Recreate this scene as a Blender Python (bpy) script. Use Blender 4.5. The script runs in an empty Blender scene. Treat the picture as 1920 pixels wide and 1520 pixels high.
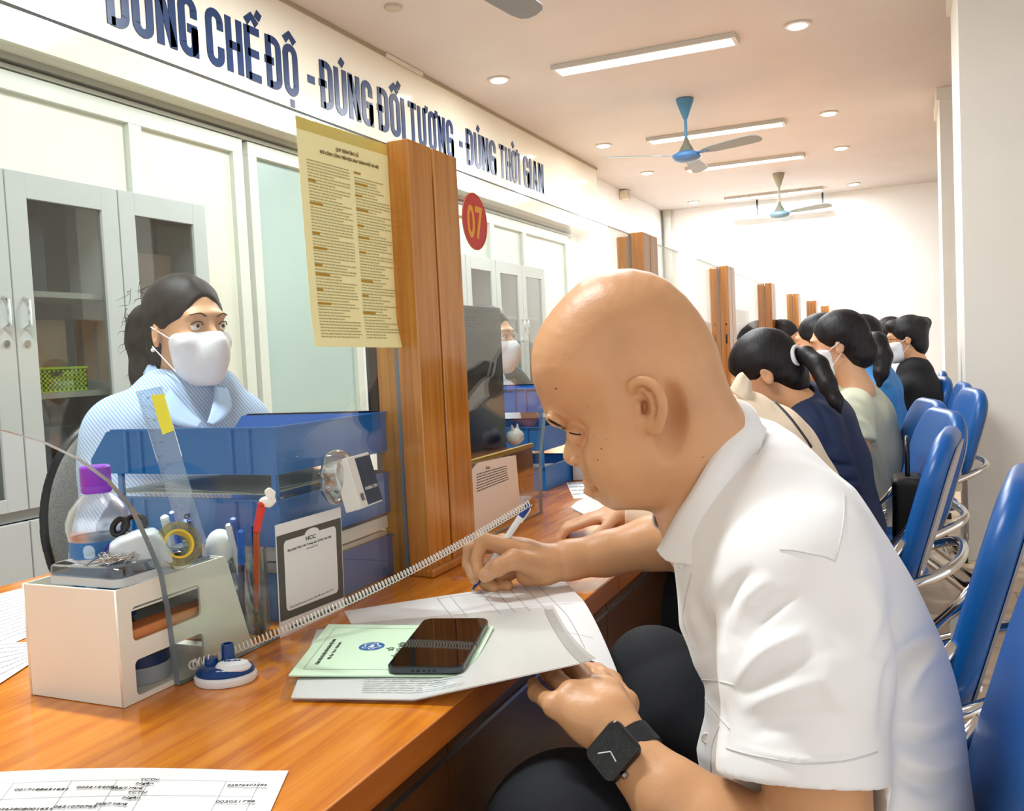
import bpy, math, random
import numpy as np
from mathutils import Vector, Matrix
from math import sin, cos, pi, radians

# ------------------------------------------------------------------ camera, world, exposure, lights
W, H, F = 1920.0, 1520.0, 1707.65
EYE = np.array([0.0, 0.0, 1.12])
_yaw, _pitch, _roll = 0.41226, 0.05405, -0.04825
_f = np.array([-sin(_yaw)*cos(_pitch), cos(_yaw)*cos(_pitch), -sin(_pitch)])
_r0 = np.array([cos(_yaw), sin(_yaw), 0.0]); _u0 = np.cross(_r0, _f)
CR = cos(_roll)*_r0 + sin(_roll)*_u0
CU = -sin(_roll)*_r0 + cos(_roll)*_u0
CF = _f
scene = bpy.context.scene
COL = scene.collection
cam_d = bpy.data.cameras.new('camera'); cam = bpy.data.objects.new('camera', cam_d); COL.objects.link(cam)
cam_d.sensor_fit = 'HORIZONTAL'; cam_d.sensor_width = 36.0; cam_d.lens = F/W*36.0
cam_d.clip_start = 0.02; cam_d.clip_end = 100
cam.matrix_world = Matrix(((CR[0], CU[0], -CF[0], EYE[0]), (CR[1], CU[1], -CF[1], EYE[1]), (CR[2], CU[2], -CF[2], EYE[2]), (0, 0, 0, 1)))
scene.camera = cam
scene.view_settings.view_transform = 'Standard'; scene.view_settings.look = 'None'
scene.view_settings.gamma = 1.0; scene.view_settings.use_curve_mapping = False
scene.view_settings.exposure = 0.16

world = bpy.data.worlds.new('world'); scene.world = world; world.use_nodes = True
world.node_tree.nodes['Background'].inputs[0].default_value = (0.96, 0.98, 1.0, 1)
world.node_tree.nodes['Background'].inputs[1].default_value = 1.25

def area_light(name, loc, size, power, color=(.90, .955, 1), rot=(0, 0, 0)):
    d = bpy.data.lights.new(name, 'AREA'); d.shape = 'RECTANGLE'; d.size, d.size_y = size; d.energy = power; d.color = color
    o = bpy.data.objects.new(name, d); COL.objects.link(o); o.location = loc; o.rotation_euler = rot
    return o
CEIL = 2.973
LAMP_Y = [1.1, 3.4, 5.70, 8.03, 9.55, 11.75]
for y in LAMP_Y:
    area_light('tube_lamp_light', (-1.48, y, CEIL-.045), (1.1, .12), 60)
for y in (5.69, 7.98, 9.47, 11.73):
    for x in (-.55, -2.47):
        d = bpy.data.lights.new('downlight_light', 'SPOT'); d.energy = 22; d.spot_size = radians(120); d.spot_blend = .6; d.shadow_soft_size = .04; d.color = (.95, .97, 1)
        o = bpy.data.objects.new('downlight_light', d); COL.objects.link(o); o.location = (x, y, CEIL-.02)

# ------------------------------------------------------------------ pixel rays onto real planes
def ray(x, y): return CR*((x-960)/F) - CU*((y-760)/F) + CF
def onX(x, y, X): d = ray(x, y); return EYE + d*(X/d[0])
def onY(x, y, Y): d = ray(x, y); return EYE + d*(Y/d[1])
def onZ(x, y, Z): d = ray(x, y); return EYE + d*((Z-1.12)/d[2])
def at(x, y, D): return EYE + ray(x, y)*D          # D = depth along the optical axis
def proj(p):
    q = np.asarray(p, float)-EYE; z = q@CF
    return 960+F*(q@CR)/z, 760-F*(q@CU)/z
def V3(p): return (float(p[0]), float(p[1]), float(p[2]))

# ------------------------------------------------------------------ materials
MATS = {}
def srgb(c):
    if isinstance(c, str):
        c = tuple(int(c[i:i+2], 16)/255 for i in (0, 2, 4))
    return tuple((v/12.92 if v <= .04045 else ((v+.055)/1.055)**2.4) for v in c)+(1.0,)
def mat(name, color, rough=.5, metal=0, spec=.5, noise=0, nscale=20, bump=0, bscale=60, sss=0, emit=0, coat=0, trans=0, ior=1.45, stretch=None, sheen=0):
    if name in MATS: return MATS[name]
    m = bpy.data.materials.new(name); m.use_nodes = True; MATS[name] = m
    nt = m.node_tree; b = nt.nodes['Principled BSDF']
    col = srgb(color)
    b.inputs['Base Color'].default_value = col
    b.inputs['Roughness'].default_value = rough; b.inputs['Metallic'].default_value = metal
    b.inputs['Specular IOR Level'].default_value = spec
    b.inputs['Coat Weight'].default_value = coat
    b.inputs['Transmission Weight'].default_value = trans; b.inputs['IOR'].default_value = ior
    if sheen: b.inputs['Sheen Weight'].default_value = sheen
    if sss:
        b.inputs['Subsurface Weight'].default_value = sss
        b.inputs['Subsurface Radius'].default_value = (.6, .25, .12); b.inputs['Subsurface Scale'].default_value = .012
    if emit:
        b.inputs['Emission Color'].default_value = col; b.inputs['Emission Strength'].default_value = emit
    if noise or bump:
        tc = nt.nodes.new('ShaderNodeTexCoord'); mp = nt.nodes.new('ShaderNodeMapping')
        nt.links.new(tc.outputs['Object'], mp.inputs['Vector'])
        if stretch: mp.inputs['Scale'].default_value = stretch
    if noise:
        n = nt.nodes.new('ShaderNodeTexNoise'); n.inputs['Scale'].default_value = nscale; n.inputs['Detail'].default_value = 5
        nt.links.new(mp.outputs['Vector'], n.inputs['Vector'])
        r = nt.nodes.new('ShaderNodeValToRGB')
        r.color_ramp.elements[0].position = .3; r.color_ramp.elements[1].position = .7
        r.color_ramp.elements[0].color = tuple(max(0, v*(1-noise)) for v in col[:3])+(1,)
        r.color_ramp.elements[1].color = tuple(min(1, v*(1+noise)) for v in col[:3])+(1,)
        nt.links.new(n.outputs['Fac'], r.inputs['Fac']); nt.links.new(r.outputs['Color'], b.inputs['Base Color'])
    if bump:
        n2 = nt.nodes.new('ShaderNodeTexNoise'); n2.inputs['Scale'].default_value = bscale; n2.inputs['Detail'].default_value = 4
        nt.links.new(mp.outputs['Vector'], n2.inputs['Vector'])
        bp = nt.nodes.new('ShaderNodeBump'); bp.inputs['Strength'].default_value = bump; bp.inputs['Distance'].default_value = .004
        nt.links.new(n2.outputs['Fac'], bp.inputs['Height']); nt.links.new(bp.outputs['Normal'], b.inputs['Normal'])
    return m

def wood(name, c1, c2, c3, axis='Y', rough=.25, scale=1.0, coat=.3):
    if name in MATS: return MATS[name]
    m = bpy.data.materials.new(name); m.use_nodes = True; MATS[name] = m
    nt = m.node_tree; b = nt.nodes['Principled BSDF']; L = nt.links.new
    tc = nt.nodes.new('ShaderNodeTexCoord'); mp = nt.nodes.new('ShaderNodeMapping')
    s = {'Y': (42, 2.2, 42), 'Z': (42, 42, 1.6), 'X': (2, 42, 42)}[axis]
    mp.inputs['Scale'].default_value = tuple(v*scale for v in s)
    if axis == 'Y': mp.inputs['Rotation'].default_value = (0, 0, radians(0))
    L(tc.outputs['Object'], mp.inputs['Vector'])
    n = nt.nodes.new('ShaderNodeTexNoise'); n.inputs['Scale'].default_value = 1.0; n.inputs['Detail'].default_value = 6; n.inputs['Roughness'].default_value = .62; n.inputs['Distortion'].default_value = .6
    L(mp.outputs['Vector'], n.inputs['Vector'])
    r = nt.nodes.new('ShaderNodeValToRGB'); e = r.color_ramp.elements
    e[0].position = .34; e[0].color = srgb(c1); e[1].position = .68; e[1].color = srgb(c3)
    k = e.new(.5); k.color = srgb(c2)
    L(n.outputs['Fac'], r.inputs['Fac']); L(r.outputs['Color'], b.inputs['Base Color'])
    b.inputs['Roughness'].default_value = rough; b.inputs['Coat Weight'].default_value = coat; b.inputs['Coat Roughness'].default_value = .12
    return m

def glass_mat(name, tint, rough=.0, facmul=1.0, floor_=.0):
    if name in MATS: return MATS[name]
    m = bpy.data.materials.new(name); m.use_nodes = True; MATS[name] = m
    nt = m.node_tree; nt.nodes.clear(); L = nt.links.new
    out = nt.nodes.new('ShaderNodeOutputMaterial'); mx = nt.nodes.new('ShaderNodeMixShader')
    t = nt.nodes.new('ShaderNodeBsdfTransparent'); t.inputs[0].default_value = srgb(tint)
    g = nt.nodes.new('ShaderNodeBsdfGlossy'); g.inputs['Roughness'].default_value = rough; g.inputs['Color'].default_value = (1, 1, 1, 1)
    lw = nt.nodes.new('ShaderNodeLayerWeight'); lw.inputs['Blend'].default_value = .5
    fr = nt.nodes.new('ShaderNodeMath'); fr.operation = 'POWER'; fr.inputs[1].default_value = 4.2; L(lw.outputs['Facing'], fr.inputs[0])
    mm = nt.nodes.new('ShaderNodeMath'); mm.operation = 'MULTIPLY_ADD'; mm.inputs[1].default_value = 1.25*facmul; mm.inputs[2].default_value = .026+floor_; mm.use_clamp = True
    L(fr.outputs[0], mm.inputs[0]); L(mm.outputs[0], mx.inputs['Fac']); L(t.outputs[0], mx.inputs[1]); L(g.outputs[0], mx.inputs[2]); L(mx.outputs[0], out.inputs['Surface'])
    return m

# ------------------------------------------------------------------ objects
def tag(o, label=None, cat=None, group=None, kind=None):
    if label: o['label'] = label
    if cat: o['category'] = cat
    if group: o['group'] = group
    if kind: o['kind'] = kind
    return o
def thing(name, loc, label, cat, group=None):
    o = bpy.data.objects.new(name, None); o.empty_display_size = .05; COL.objects.link(o); o.location = V3(loc)
    return tag(o, label, cat, group)
def wloc(o):
    v = Vector((0, 0, 0))
    while o is not None:
        if o.type == 'EMPTY' or not o.get('_w'): v = v + o.location
        o = o.parent
    return v
def link(name, me, m, parent=None, label=None, smooth=None):
    o = bpy.data.objects.new(name, me); COL.objects.link(o)
    ms = m if isinstance(m, (list, tuple)) else [m]
    for q in ms:
        if q is not None: me.materials.append(q)
    if parent is not None:
        o.parent = parent
        r = parent
        while r.parent is not None: r = r.parent
        if parent.type == 'EMPTY': o.matrix_parent_inverse = Matrix.Translation(-parent.location)
    if smooth: me.polygons.foreach_set('use_smooth', [True]*len(me.polygons))
    if label: o['label'] = label
    return o

def rotm(rx=0, ry=0, rz=0):
    return np.array((Matrix.Rotation(rz, 3, 'Z') @ Matrix.Rotation(ry, 3, 'Y') @ Matrix.Rotation(rx, 3, 'X')))
def frame_from(z, x=None):
    z = np.asarray(z, float); z = z/np.linalg.norm(z)
    x = np.array([1., 0, 0]) if x is None else np.asarray(x, float)
    if abs(x@z) > .95*np.linalg.norm(x): x = np.array([0, 1., 0])
    x = x - z*(x@z); x /= np.linalg.norm(x); y = np.cross(z, x)
    return np.stack([x, y, z], 1)

class MB:
    def __init__(s): s.v = []; s.f = []; s.mi = []; s.cur = 0
    def add(s, vs, fs):
        n = len(s.v); s.v += [V3(p) for p in vs]; s.f += [tuple(i+n for i in q) for q in fs]; s.mi += [s.cur]*len(fs); return s
    def box(s, a, b, R=None, c=None):
        (x0, y0, z0), (x1, y1, z1) = a, b
        P = np.array([(x0, y0, z0), (x1, y0, z0), (x1, y1, z0), (x0, y1, z0), (x0, y0, z1), (x1, y0, z1), (x1, y1, z1), (x0, y1, z1)], float)
        if R is not None: P = P @ np.asarray(R).T
        if c is not None: P = P + np.asarray(c)
        return s.add(P, [(0, 3, 2, 1), (4, 5, 6, 7), (0, 1, 5, 4), (1, 2, 6, 5), (2, 3, 7, 6), (3, 0, 4, 7)])
    def prism(s, pts, d, holes=None):
        # pts: planar loop (3D), d: extrusion vector
        pts = [np.asarray(p, float) for p in pts]; n = len(pts); d = np.asarray(d, float)
        vs = pts+[p+d for p in pts]
        fs = [tuple(range(n))[::-1], tuple(range(n, 2*n))]+[(i, (i+1) % n, n+(i+1) % n, n+i) for i in range(n)]
        return s.add(vs, fs)
    def lathe(s, c, prof, axis=(0, 0, 1), n=24, cap=True, x=None):
        B = frame_from(axis, x); vs = []; fs = []
        for r, z in prof:
            for k in range(n):
                a = 2*pi*k/n; vs.append(np.asarray(c)+B@np.array([r*cos(a), r*sin(a), z]))
        m = len(prof)
        for j in range(m-1):
            for k in range(n):
                k2 = (k+1) % n; fs.append((j*n+k, j*n+k2, (j+1)*n+k2, (j+1)*n+k))
        if cap: fs.append(tuple(range(n))[::-1]); fs.append(tuple(range((m-1)*n, m*n)))
        return s.add(vs, fs)
    def tube(s, pts, r, n=8, closed=False, cap=True, flat=1.0, up=None):
        pts = [np.asarray(p, float) for p in pts]; m = len(pts); rs = r if isinstance(r, (list, tuple, np.ndarray)) else [r]*m
        vs = []; fs = []; prev = None if up is None else np.asarray(up, float)
        for i in range(m):
            if closed: t = pts[(i+1) % m]-pts[i-1]
            else: t = pts[min(i+1, m-1)]-pts[max(i-1, 0)]
            L_ = np.linalg.norm(t); t = t/(L_ if L_ > 1e-9 else 1)
            if prev is None: prev = np.array([0, 0, 1.]) if abs(t[2]) < .9 else np.array([1., 0, 0])
            x = prev-t*(prev@t); nx = np.linalg.norm(x); x = x/(nx if nx > 1e-9 else 1); prev = x; y = np.cross(t, x)
            for k in range(n):
                a = 2*pi*k/n; vs.append(pts[i]+rs[i]*(x*cos(a)*flat+y*sin(a)))
        lim = m if closed else m-1
        for j in range(lim):
            j2 = (j+1) % m
            for k in range(n):
                k2 = (k+1) % n; fs.append((j*n+k, j*n+k2, j2*n+k2, j2*n+k))
        if cap and not closed: fs.append(tuple(range(n))[::-1]); fs.append(tuple(range((m-1)*n, m*n)))
        return s.add(vs, fs)
    def sphere(s, c, r, n=16, m=10, R=None):
        rr = r if isinstance(r, (list, tuple, np.ndarray)) else (r, r, r); vs = []; fs = []
        for j in range(m+1):
            for k in range(n):
                th = pi*j/m; a = 2*pi*k/n
                p = np.array([rr[0]*sin(th)*cos(a), rr[1]*sin(th)*sin(a), rr[2]*cos(th)])
                if R is not None: p = np.asarray(R)@p
                vs.append(np.asarray(c)+p)
        for j in range(m):
            for k in range(n):
                k2 = (k+1) % n; fs.append((j*n+k, (j+1)*n+k, (j+1)*n+k2, j*n+k2))
        return s.add(vs, fs)
    def quad(s, a, b, c, d): return s.add([a, b, c, d], [(0, 1, 2, 3)])
    def build(s, name, m, parent=None, label=None, smooth=False, bevel=0, seg=2, weld=False, flip=True):
        me = bpy.data.meshes.new(name); me.from_pydata(s.v, [], s.f)
        o = link(name, me, m, parent, label)
        if any(s.mi): me.polygons.foreach_set('material_index', s.mi)
        if flip or weld:
            import bmesh
            bm = bmesh.new(); bm.from_mesh(me)
            if weld: bmesh.ops.remove_doubles(bm, verts=bm.verts, dist=1e-5)
            bmesh.ops.recalc_face_normals(bm, faces=bm.faces); bm.to_mesh(me); bm.free()
        if smooth:
            me.polygons.foreach_set('use_smooth', [True]*len(me.polygons))
            if smooth != 'all':
                try: me.set_sharp_from_angle(angle=radians(40))
                except Exception: pass
        if bevel:
            b = o.modifiers.new('bevel', 'BEVEL'); b.width = bevel; b.segments = seg; b.limit_method = 'ANGLE'; b.angle_limit = radians(40)
        return o
def arc(c, r, a0, a1, n, u, v):
    c = np.asarray(c, float); u = np.asarray(u, float); v = np.asarray(v, float)
    return [c+r*(u*cos(a0+(a1-a0)*i/n)+v*sin(a0+(a1-a0)*i/n)) for i in range(n+1)]
def catmull(pts, n=8, closed=False):
    pts = [np.asarray(p, float) for p in pts]; m = len(pts); out = []
    rng = range(m if closed else m-1)
    for i in rng:
        if closed: p0, p1, p2, p3 = pts[i-1], pts[i], pts[(i+1) % m], pts[(i+2) % m]
        else: p0, p1, p2, p3 = pts[max(i-1, 0)], pts[i], pts[i+1], pts[min(i+2, m-1)]
        for k in range(n):
            t = k/n; out.append(.5*((2*p1)+(-p0+p2)*t+(2*p0-5*p1+4*p2-p3)*t*t+(-p0+3*p1-3*p2+p3)*t**3))
    if not closed: out.append(pts[-1])
    return out
def rrect(hw, hh, r, n=5):
    out = []
    for cx, cy, a in ((hw-r, hh-r, 0), (-hw+r, hh-r, pi/2), (-hw+r, -hh+r, pi), (hw-r, -hh+r, 3*pi/2)):
        for i in range(n+1): out.append((cx+r*cos(a+pi/2*i/n), cy+r*sin(a+pi/2*i/n)))
    return out
def text_obj(name, body, origin, U, Vv, height, m, parent=None, ext=.0006, sx=1.0, bold=0.0, align='LEFT', label=None, width=None, lift=None, spacing=1.0):
    # real lettering: cap height `height`, written along U, up Vv
    c = bpy.data.curves.new(name, 'FONT'); c.body = body; c.size = 1.0; c.offset = bold; c.align_x = align; c.space_character = spacing
    c.extrude = 0.5; c.resolution_u = 3
    tmp = bpy.data.objects.new(name+'_t', c); COL.objects.link(tmp)
    dg = bpy.context.evaluated_depsgraph_get(); me = bpy.data.meshes.new_from_object(tmp.evaluated_get(dg))
    bpy.data.objects.remove(tmp); bpy.data.curves.remove(c)
    n = len(me.vertices); co = np.empty(n*3, np.float32); me.vertices.foreach_get('co', co); co = co.reshape(-1, 3).astype(float)
    if n == 0: return None
    k = height/.72
    U = np.asarray(U, float); U = U/np.linalg.norm(U); Vv = np.asarray(Vv, float); Vv = Vv-U*(Vv@U); Vv = Vv/np.linalg.norm(Vv); N = np.cross(U, Vv)
    if width is not None:
        w = co[:, 0].max()-co[:, 0].min(); sx = width/(w*k); co[:, 0] -= co[:, 0].min()
    P = np.asarray(origin)+np.outer(co[:, 0]*k*sx, U)+np.outer(co[:, 1]*k, Vv)+np.outer(co[:, 2]*ext+ext*.5, N)
    me.vertices.foreach_set('co', P.astype(np.float32).ravel()); me.update()
    return link(name, me, m, parent, label)

# ------------------------------------------------------------------ implicit (distance field) modelling for people
class SDF:
    def __init__(s, lo, hi, h, B=None, o=None):
        # grid in frame B (columns = local axes in world) with origin o
        s.h = h; s.B = np.eye(3) if B is None else B; s.o = np.zeros(3) if o is None else np.asarray(o, float)
        s.lo = np.asarray(lo, float); s.n = np.maximum(4, np.ceil((np.asarray(hi)-s.lo)/h).astype(int))
        s.D = np.full(s.n, 1.0, np.float32)
    def loc(s, p): return (np.asarray(p, float)-s.o)@s.B
    def sub(s, lo, hi):
        a = np.clip(np.floor((lo-s.lo)/s.h).astype(int), 0, s.n); b = np.clip(np.ceil((hi-s.lo)/s.h).astype(int)+1, 0, s.n)
        if np.any(b <= a): return None
        sl = tuple(slice(a[i], b[i]) for i in range(3))
        ax = [(s.lo[i]+s.h*np.arange(a[i], b[i])).astype(np.float32) for i in range(3)]
        return sl, (ax[0][:, None, None], ax[1][None, :, None], ax[2][None, None, :])
    def comb(s, sl, d, k, mode):
        A = s.D[sl]
        if mode == 'u':
            if k > 0:
                t = np.maximum(k-np.abs(A-d), 0)/k; s.D[sl] = np.minimum(A, d)-t*t*k*.25
            else: s.D[sl] = np.minimum(A, d)
        elif mode == 's':
            d = -d
            if k > 0:
                t = np.maximum(k-np.abs(A-d), 0)/k; s.D[sl] = np.maximum(A, d)+t*t*k*.25
            else: s.D[sl] = np.maximum(A, d)
        elif mode == 'i':
            s.D[sl] = np.maximum(A, d)
    def cap(s, a, b, ra, rb, k=.01, mode='u', infl=0):
        a = s.loc(a); b = s.loc(b); ra = ra+infl; rb = rb+infl; m = max(ra, rb)+k+2*s.h
        q = s.sub(np.minimum(a, b)-m, np.maximum(a, b)+m)
        if q is None: return s
        sl, (X, Y, Z) = q; d = b-a; L2 = max(d@d, 1e-12)
        t = np.clip(((X-a[0])*d[0]+(Y-a[1])*d[1]+(Z-a[2])*d[2])/L2, 0, 1)
        D = np.sqrt((X-a[0]-t*d[0])**2+(Y-a[1]-t*d[1])**2+(Z-a[2]-t*d[2])**2)-(ra+(rb-ra)*t)
        s.comb(sl, D, k, mode); return s
    def chain(s, pts, rs, k=.01, infl=0):
        for i in range(len(pts)-1): s.cap(pts[i], pts[i+1], rs[i], rs[i+1], k, 'u', infl)
        return s
    def ell(s, c, r, R=None, k=.01, mode='u', infl=0):
        # R: world rotation (columns = ellipsoid axes in world)
        R = np.eye(3) if R is None else np.asarray(R); r = np.asarray(r, float)+infl
        M = s.B.T@R; c = s.loc(c); ext = np.sqrt(((M*r)**2).sum(1))+k+2*s.h
        q = s.sub(c-ext, c+ext)
        if q is None: return s
        sl, (X, Y, Z) = q; X = X-c[0]; Y = Y-c[1]; Z = Z-c[2]
        u = [(X*M[0, i]+Y*M[1, i]+Z*M[2, i])/r[i] for i in range(3)]
        k0 = np.sqrt(u[0]**2+u[1]**2+u[2]**2); k1 = np.sqrt((u[0]/r[0])**2+(u[1]/r[1])**2+(u[2]/r[2])**2)
        D = k0*(k0-1)/np.maximum(k1, 1e-6)
        s.comb(sl, D, k, mode); return s
    def bx(s, c, hs, R=None, rd=.005, k=.01, mode='u', infl=0):
        R = np.eye(3) if R is None else np.asarray(R); hs = np.asarray(hs, float)+infl; M = s.B.T@R; c = s.loc(c)
        ext = (np.abs(M)*hs).sum(1)+k+2*s.h
        if mode == 'i':
            q = s.sub(s.lo, s.lo+s.n*s.h)
        else: q = s.sub(c-ext, c+ext)
        if q is None: return s
        sl, (X, Y, Z) = q; X = X-c[0]; Y = Y-c[1]; Z = Z-c[2]
        u = [np.abs(X*M[0, i]+Y*M[1, i]+Z*M[2, i])-(hs[i]-rd) for i in range(3)]
        D = np.sqrt(sum(np.maximum(a, 0)**2 for a in u))+np.minimum(np.maximum(np.maximum(u[0], u[1]), u[2]), 0)-rd
        s.comb(sl, D, k, mode); return s
    def half(s, p, n, mode='s', k=0):
        # removes everything on the side n points to
        n = s.B.T@(np.asarray(n, float)/np.linalg.norm(n)); p = s.loc(p)
        sl, (X, Y, Z) = s.sub(s.lo, s.lo+s.n*s.h)
        D = (X-p[0])*n[0]+(Y-p[1])*n[1]+(Z-p[2])*n[2]
        s.comb(sl, -D, k, 's'); return s
    def contour(s, poly_w, nrm, R, Wd, k=.01, mode='u', warp=None, infl=0, pw=2.0, cz=None):
        # closed outline (world points near a plane with normal nrm) inflated to depth Wd; R = rim radius
        N = np.asarray(nrm, float); N /= np.linalg.norm(N); Bf = frame_from(N, (0, 0, 1.)); pw_ = np.asarray(poly_w)
        c0 = pw_.mean(0) if cz is None else np.asarray(cz, float); P2 = (pw_-c0)@Bf[:, :2]
        lo2 = P2.min(0)-.06; hi2 = P2.max(0)+.06; g = .0022
        nu, nv = np.ceil((hi2-lo2)/g).astype(int)+1
        U, Vg = np.meshgrid(lo2[0]+g*np.arange(nu), lo2[1]+g*np.arange(nv), indexing='ij')
        d2 = np.full(U.shape, 1e9); ins = np.zeros(U.shape, bool); m = len(P2)
        for i in range(m):
            a = P2[i]; b = P2[(i+1) % m]; e = b-a; t = np.clip(((U-a[0])*e[0]+(Vg-a[1])*e[1])/max(e@e, 1e-12), 0, 1)
            d2 = np.minimum(d2, (U-a[0]-t*e[0])**2+(Vg-a[1]-t*e[1])**2)
            cnd = (a[1] > Vg) != (b[1] > Vg)
            with np.errstate(divide='ignore', invalid='ignore'):
                xi = a[0]+(Vg-a[1])*(b[0]-a[0])/(b[1]-a[1]) if b[1] != a[1] else np.full(U.shape, 1e9)
            ins ^= cnd & (U < xi)
        dist = np.sqrt(d2)*np.where(ins, 1, -1)+infl
        dist = dist.astype(np.float32)
        Ml = s.B.T@Bf; cl = s.loc(c0)
        # bounding box
        cs = []
        for uu in (lo2[0], hi2[0]):
            for vv in (lo2[1], hi2[1]):
                for tt in (-Wd-.05, Wd+.05): cs.append(cl+Ml@np.array([uu, vv, tt]))
        cs = np.array(cs); q = s.sub(cs.min(0), cs.max(0))
        sl, (X, Y, Z) = q; X = X-cl[0]; Y = Y-cl[1]; Z = Z-cl[2]
        u = X*Ml[0, 0]+Y*Ml[1, 0]+Z*Ml[2, 0]; v = X*Ml[0, 1]+Y*Ml[1, 1]+Z*Ml[2, 1]; t = X*Ml[0, 2]+Y*Ml[1, 2]+Z*Ml[2, 2]
        fu = np.clip((u-lo2[0])/g, 0, nu-1.001); fv = np.clip((v-lo2[1])/g, 0, nv-1.001)
        iu = fu.astype(np.int32); iv = fv.astype(np.int32); fu -= iu; fv -= iv
        d = dist[iu, iv]*(1-fu)*(1-fv)+dist[iu+1, iv]*fu*(1-fv)+dist[iu, iv+1]*(1-fu)*fv+dist[iu+1, iv+1]*fu*fv
        Wf = Wd+infl
        if warp is not None: Wf, t = warp(u, v, t, Wf)
        a = 1-np.minimum(d/R, 1)
        D = ((np.abs(a)**pw+np.abs(t/Wf)**pw)**(1/pw)-1)*min(R, Wd)
        s.comb(sl, D.astype(np.float32), k, mode); return s
    def noise(s, amp, fs, seed=0, region=None):
        rng = np.random.RandomState(seed); sl, (X, Y, Z) = s.sub(s.lo, s.lo+s.n*s.h)
        N = 0
        for f in fs:
            for _ in range(2):
                a = rng.randn(3); a = a/np.linalg.norm(a)*f; N = N+np.sin(X*a[0]+Y*a[1]+Z*a[2]+rng.rand()*6)/len(fs)/2
        s.D += (amp*N).astype(np.float32)
        return s
    def mesh(s, smooth=1):
        D = s.D; S = D < 0; n = np.array(D.shape)
        c = np.zeros(n-1, np.uint8)
        for i in (0, 1):
            for j in (0, 1):
                for k in (0, 1): c += S[i:n[0]-1+i, j:n[1]-1+j, k:n[2]-1+k]
        mixed = (c > 0) & (c < 8); del c
        I = np.argwhere(mixed); idx = np.full(n-1, -1, np.int32); idx[mixed] = np.arange(len(I)); del mixed
        acc = np.zeros((len(I), 3)); cnt = np.zeros(len(I)); cor = {}
        for i in (0, 1):
            for j in (0, 1):
                for k in (0, 1): cor[i, j, k] = D[I[:, 0]+i, I[:, 1]+j, I[:, 2]+k].astype(float)
        for (i, j, k) in cor:
            for ax in range(3):
                if (i, j, k)[ax]: continue
                q = [i, j, k]; q[ax] = 1; a = cor[i, j, k]; b = cor[tuple(q)]; m = (a < 0) != (b < 0)
                t = np.where(m, a/np.where(m, a-b, 1), 0)
                p = np.tile(np.array([i, j, k], float), (len(I), 1)); p[:, ax] += t
                acc[m] += p[m]; cnt[m] += 1
        Vv = (I+acc/np.maximum(cnt, 1)[:, None])
        faces = []
        for ax in range(3):
            o1, o2 = [(1, 2), (2, 0), (0, 1)][ax]
            a = [slice(None)]*3; b = [slice(None)]*3; a[ax] = slice(0, -1); b[ax] = slice(1, None)
            ch = S[tuple(a)] != S[tuple(b)]; E_ = np.argwhere(ch)
            ok = (E_[:, o1] > 0) & (E_[:, o2] > 0) & (E_[:, o1] < n[o1]-1) & (E_[:, o2] < n[o2]-1); E_ = E_[ok]
            sg = S[tuple(a)][tuple(E_.T)]
            def g(d1, d2):
                q = E_.copy(); q[:, o1] -= d1; q[:, o2] -= d2; return idx[tuple(q.T)]
            f = np.stack([g(1, 1), g(0, 1), g(0, 0), g(1, 0)], 1); f[~sg] = f[~sg][:, ::-1]; faces.append(f)
        Fc = np.concatenate(faces); Fc = Fc[(Fc >= 0).all(1)]
        for _ in range(smooth):
            A = np.zeros_like(Vv); C_ = np.zeros(len(Vv))
            for i in range(4):
                a, b = Fc[:, i], Fc[:, (i+1) % 4]
                np.add.at(A, a, Vv[b]); np.add.at(A, b, Vv[a]); np.add.at(C_, a, 1); np.add.at(C_, b, 1)
            Vv = Vv*.45+.55*A/np.maximum(C_, 1)[:, None]
        P = (s.lo+Vv*s.h)@s.B.T+s.o
        a_, b_, c_ = P[Fc[:, 0]], P[Fc[:, 1]], P[Fc[:, 2]]; m_ = P.mean(0)
        if (((a_-m_)*np.cross(b_-m_, c_-m_)).sum()) < 0: Fc = Fc[:, ::-1]
        s.D = None
        return P, Fc
    def build(s, name, m, parent=None, label=None, smooth=1, midx=None):
        P, Fc = s.mesh(smooth)
        me = bpy.data.meshes.new(name); me.vertices.add(len(P)); me.vertices.foreach_set('co', P.astype(np.float32).ravel())
        me.loops.add(len(Fc)*4); me.loops.foreach_set('vertex_index', Fc.astype(np.int32).ravel())
        me.polygons.add(len(Fc)); me.polygons.foreach_set('loop_start', np.arange(0, len(Fc)*4, 4, dtype=np.int32)); me.polygons.foreach_set('loop_total', np.full(len(Fc), 4, np.int32))
        me.update(calc_edges=True); me.validate()
        o = link(name, me, m, parent, label)
        if midx is not None:
            me.polygons.foreach_set('material_index', midx(P[Fc].mean(1)).astype(np.int32))
        me.polygons.foreach_set('use_smooth', np.ones(len(me.polygons), bool)); me.update()
        return o
# ------------------------------------------------------------------ shared materials
WHITE = mat('wall_paint', 'efeeea', .6, bump=.05, bscale=30)
FARW = mat('far_wall_paint', 'f3f3f1', .6, bump=.05, bscale=30)
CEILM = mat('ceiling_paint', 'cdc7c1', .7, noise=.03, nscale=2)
FASC = mat('fascia_board', 'ebe8d6', .13, noise=.015, nscale=3, coat=.4)
SOFF = mat('soffit_paint', 'c9c8b4', .6)
ALU = mat('window_aluminium', 'd4d7cc', .35, noise=.02, nscale=5)
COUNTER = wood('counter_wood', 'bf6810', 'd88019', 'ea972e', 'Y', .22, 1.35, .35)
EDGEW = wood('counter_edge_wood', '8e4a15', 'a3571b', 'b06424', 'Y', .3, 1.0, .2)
PANELW = wood('panel_wood', '4a2a10', '573214', '643b18', 'Y', .35, .8, .1)
POSTW = wood('post_wood', 'a8641c', 'bb7826', 'cc8c36', 'Z', .22, 1.7, .5)
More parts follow.
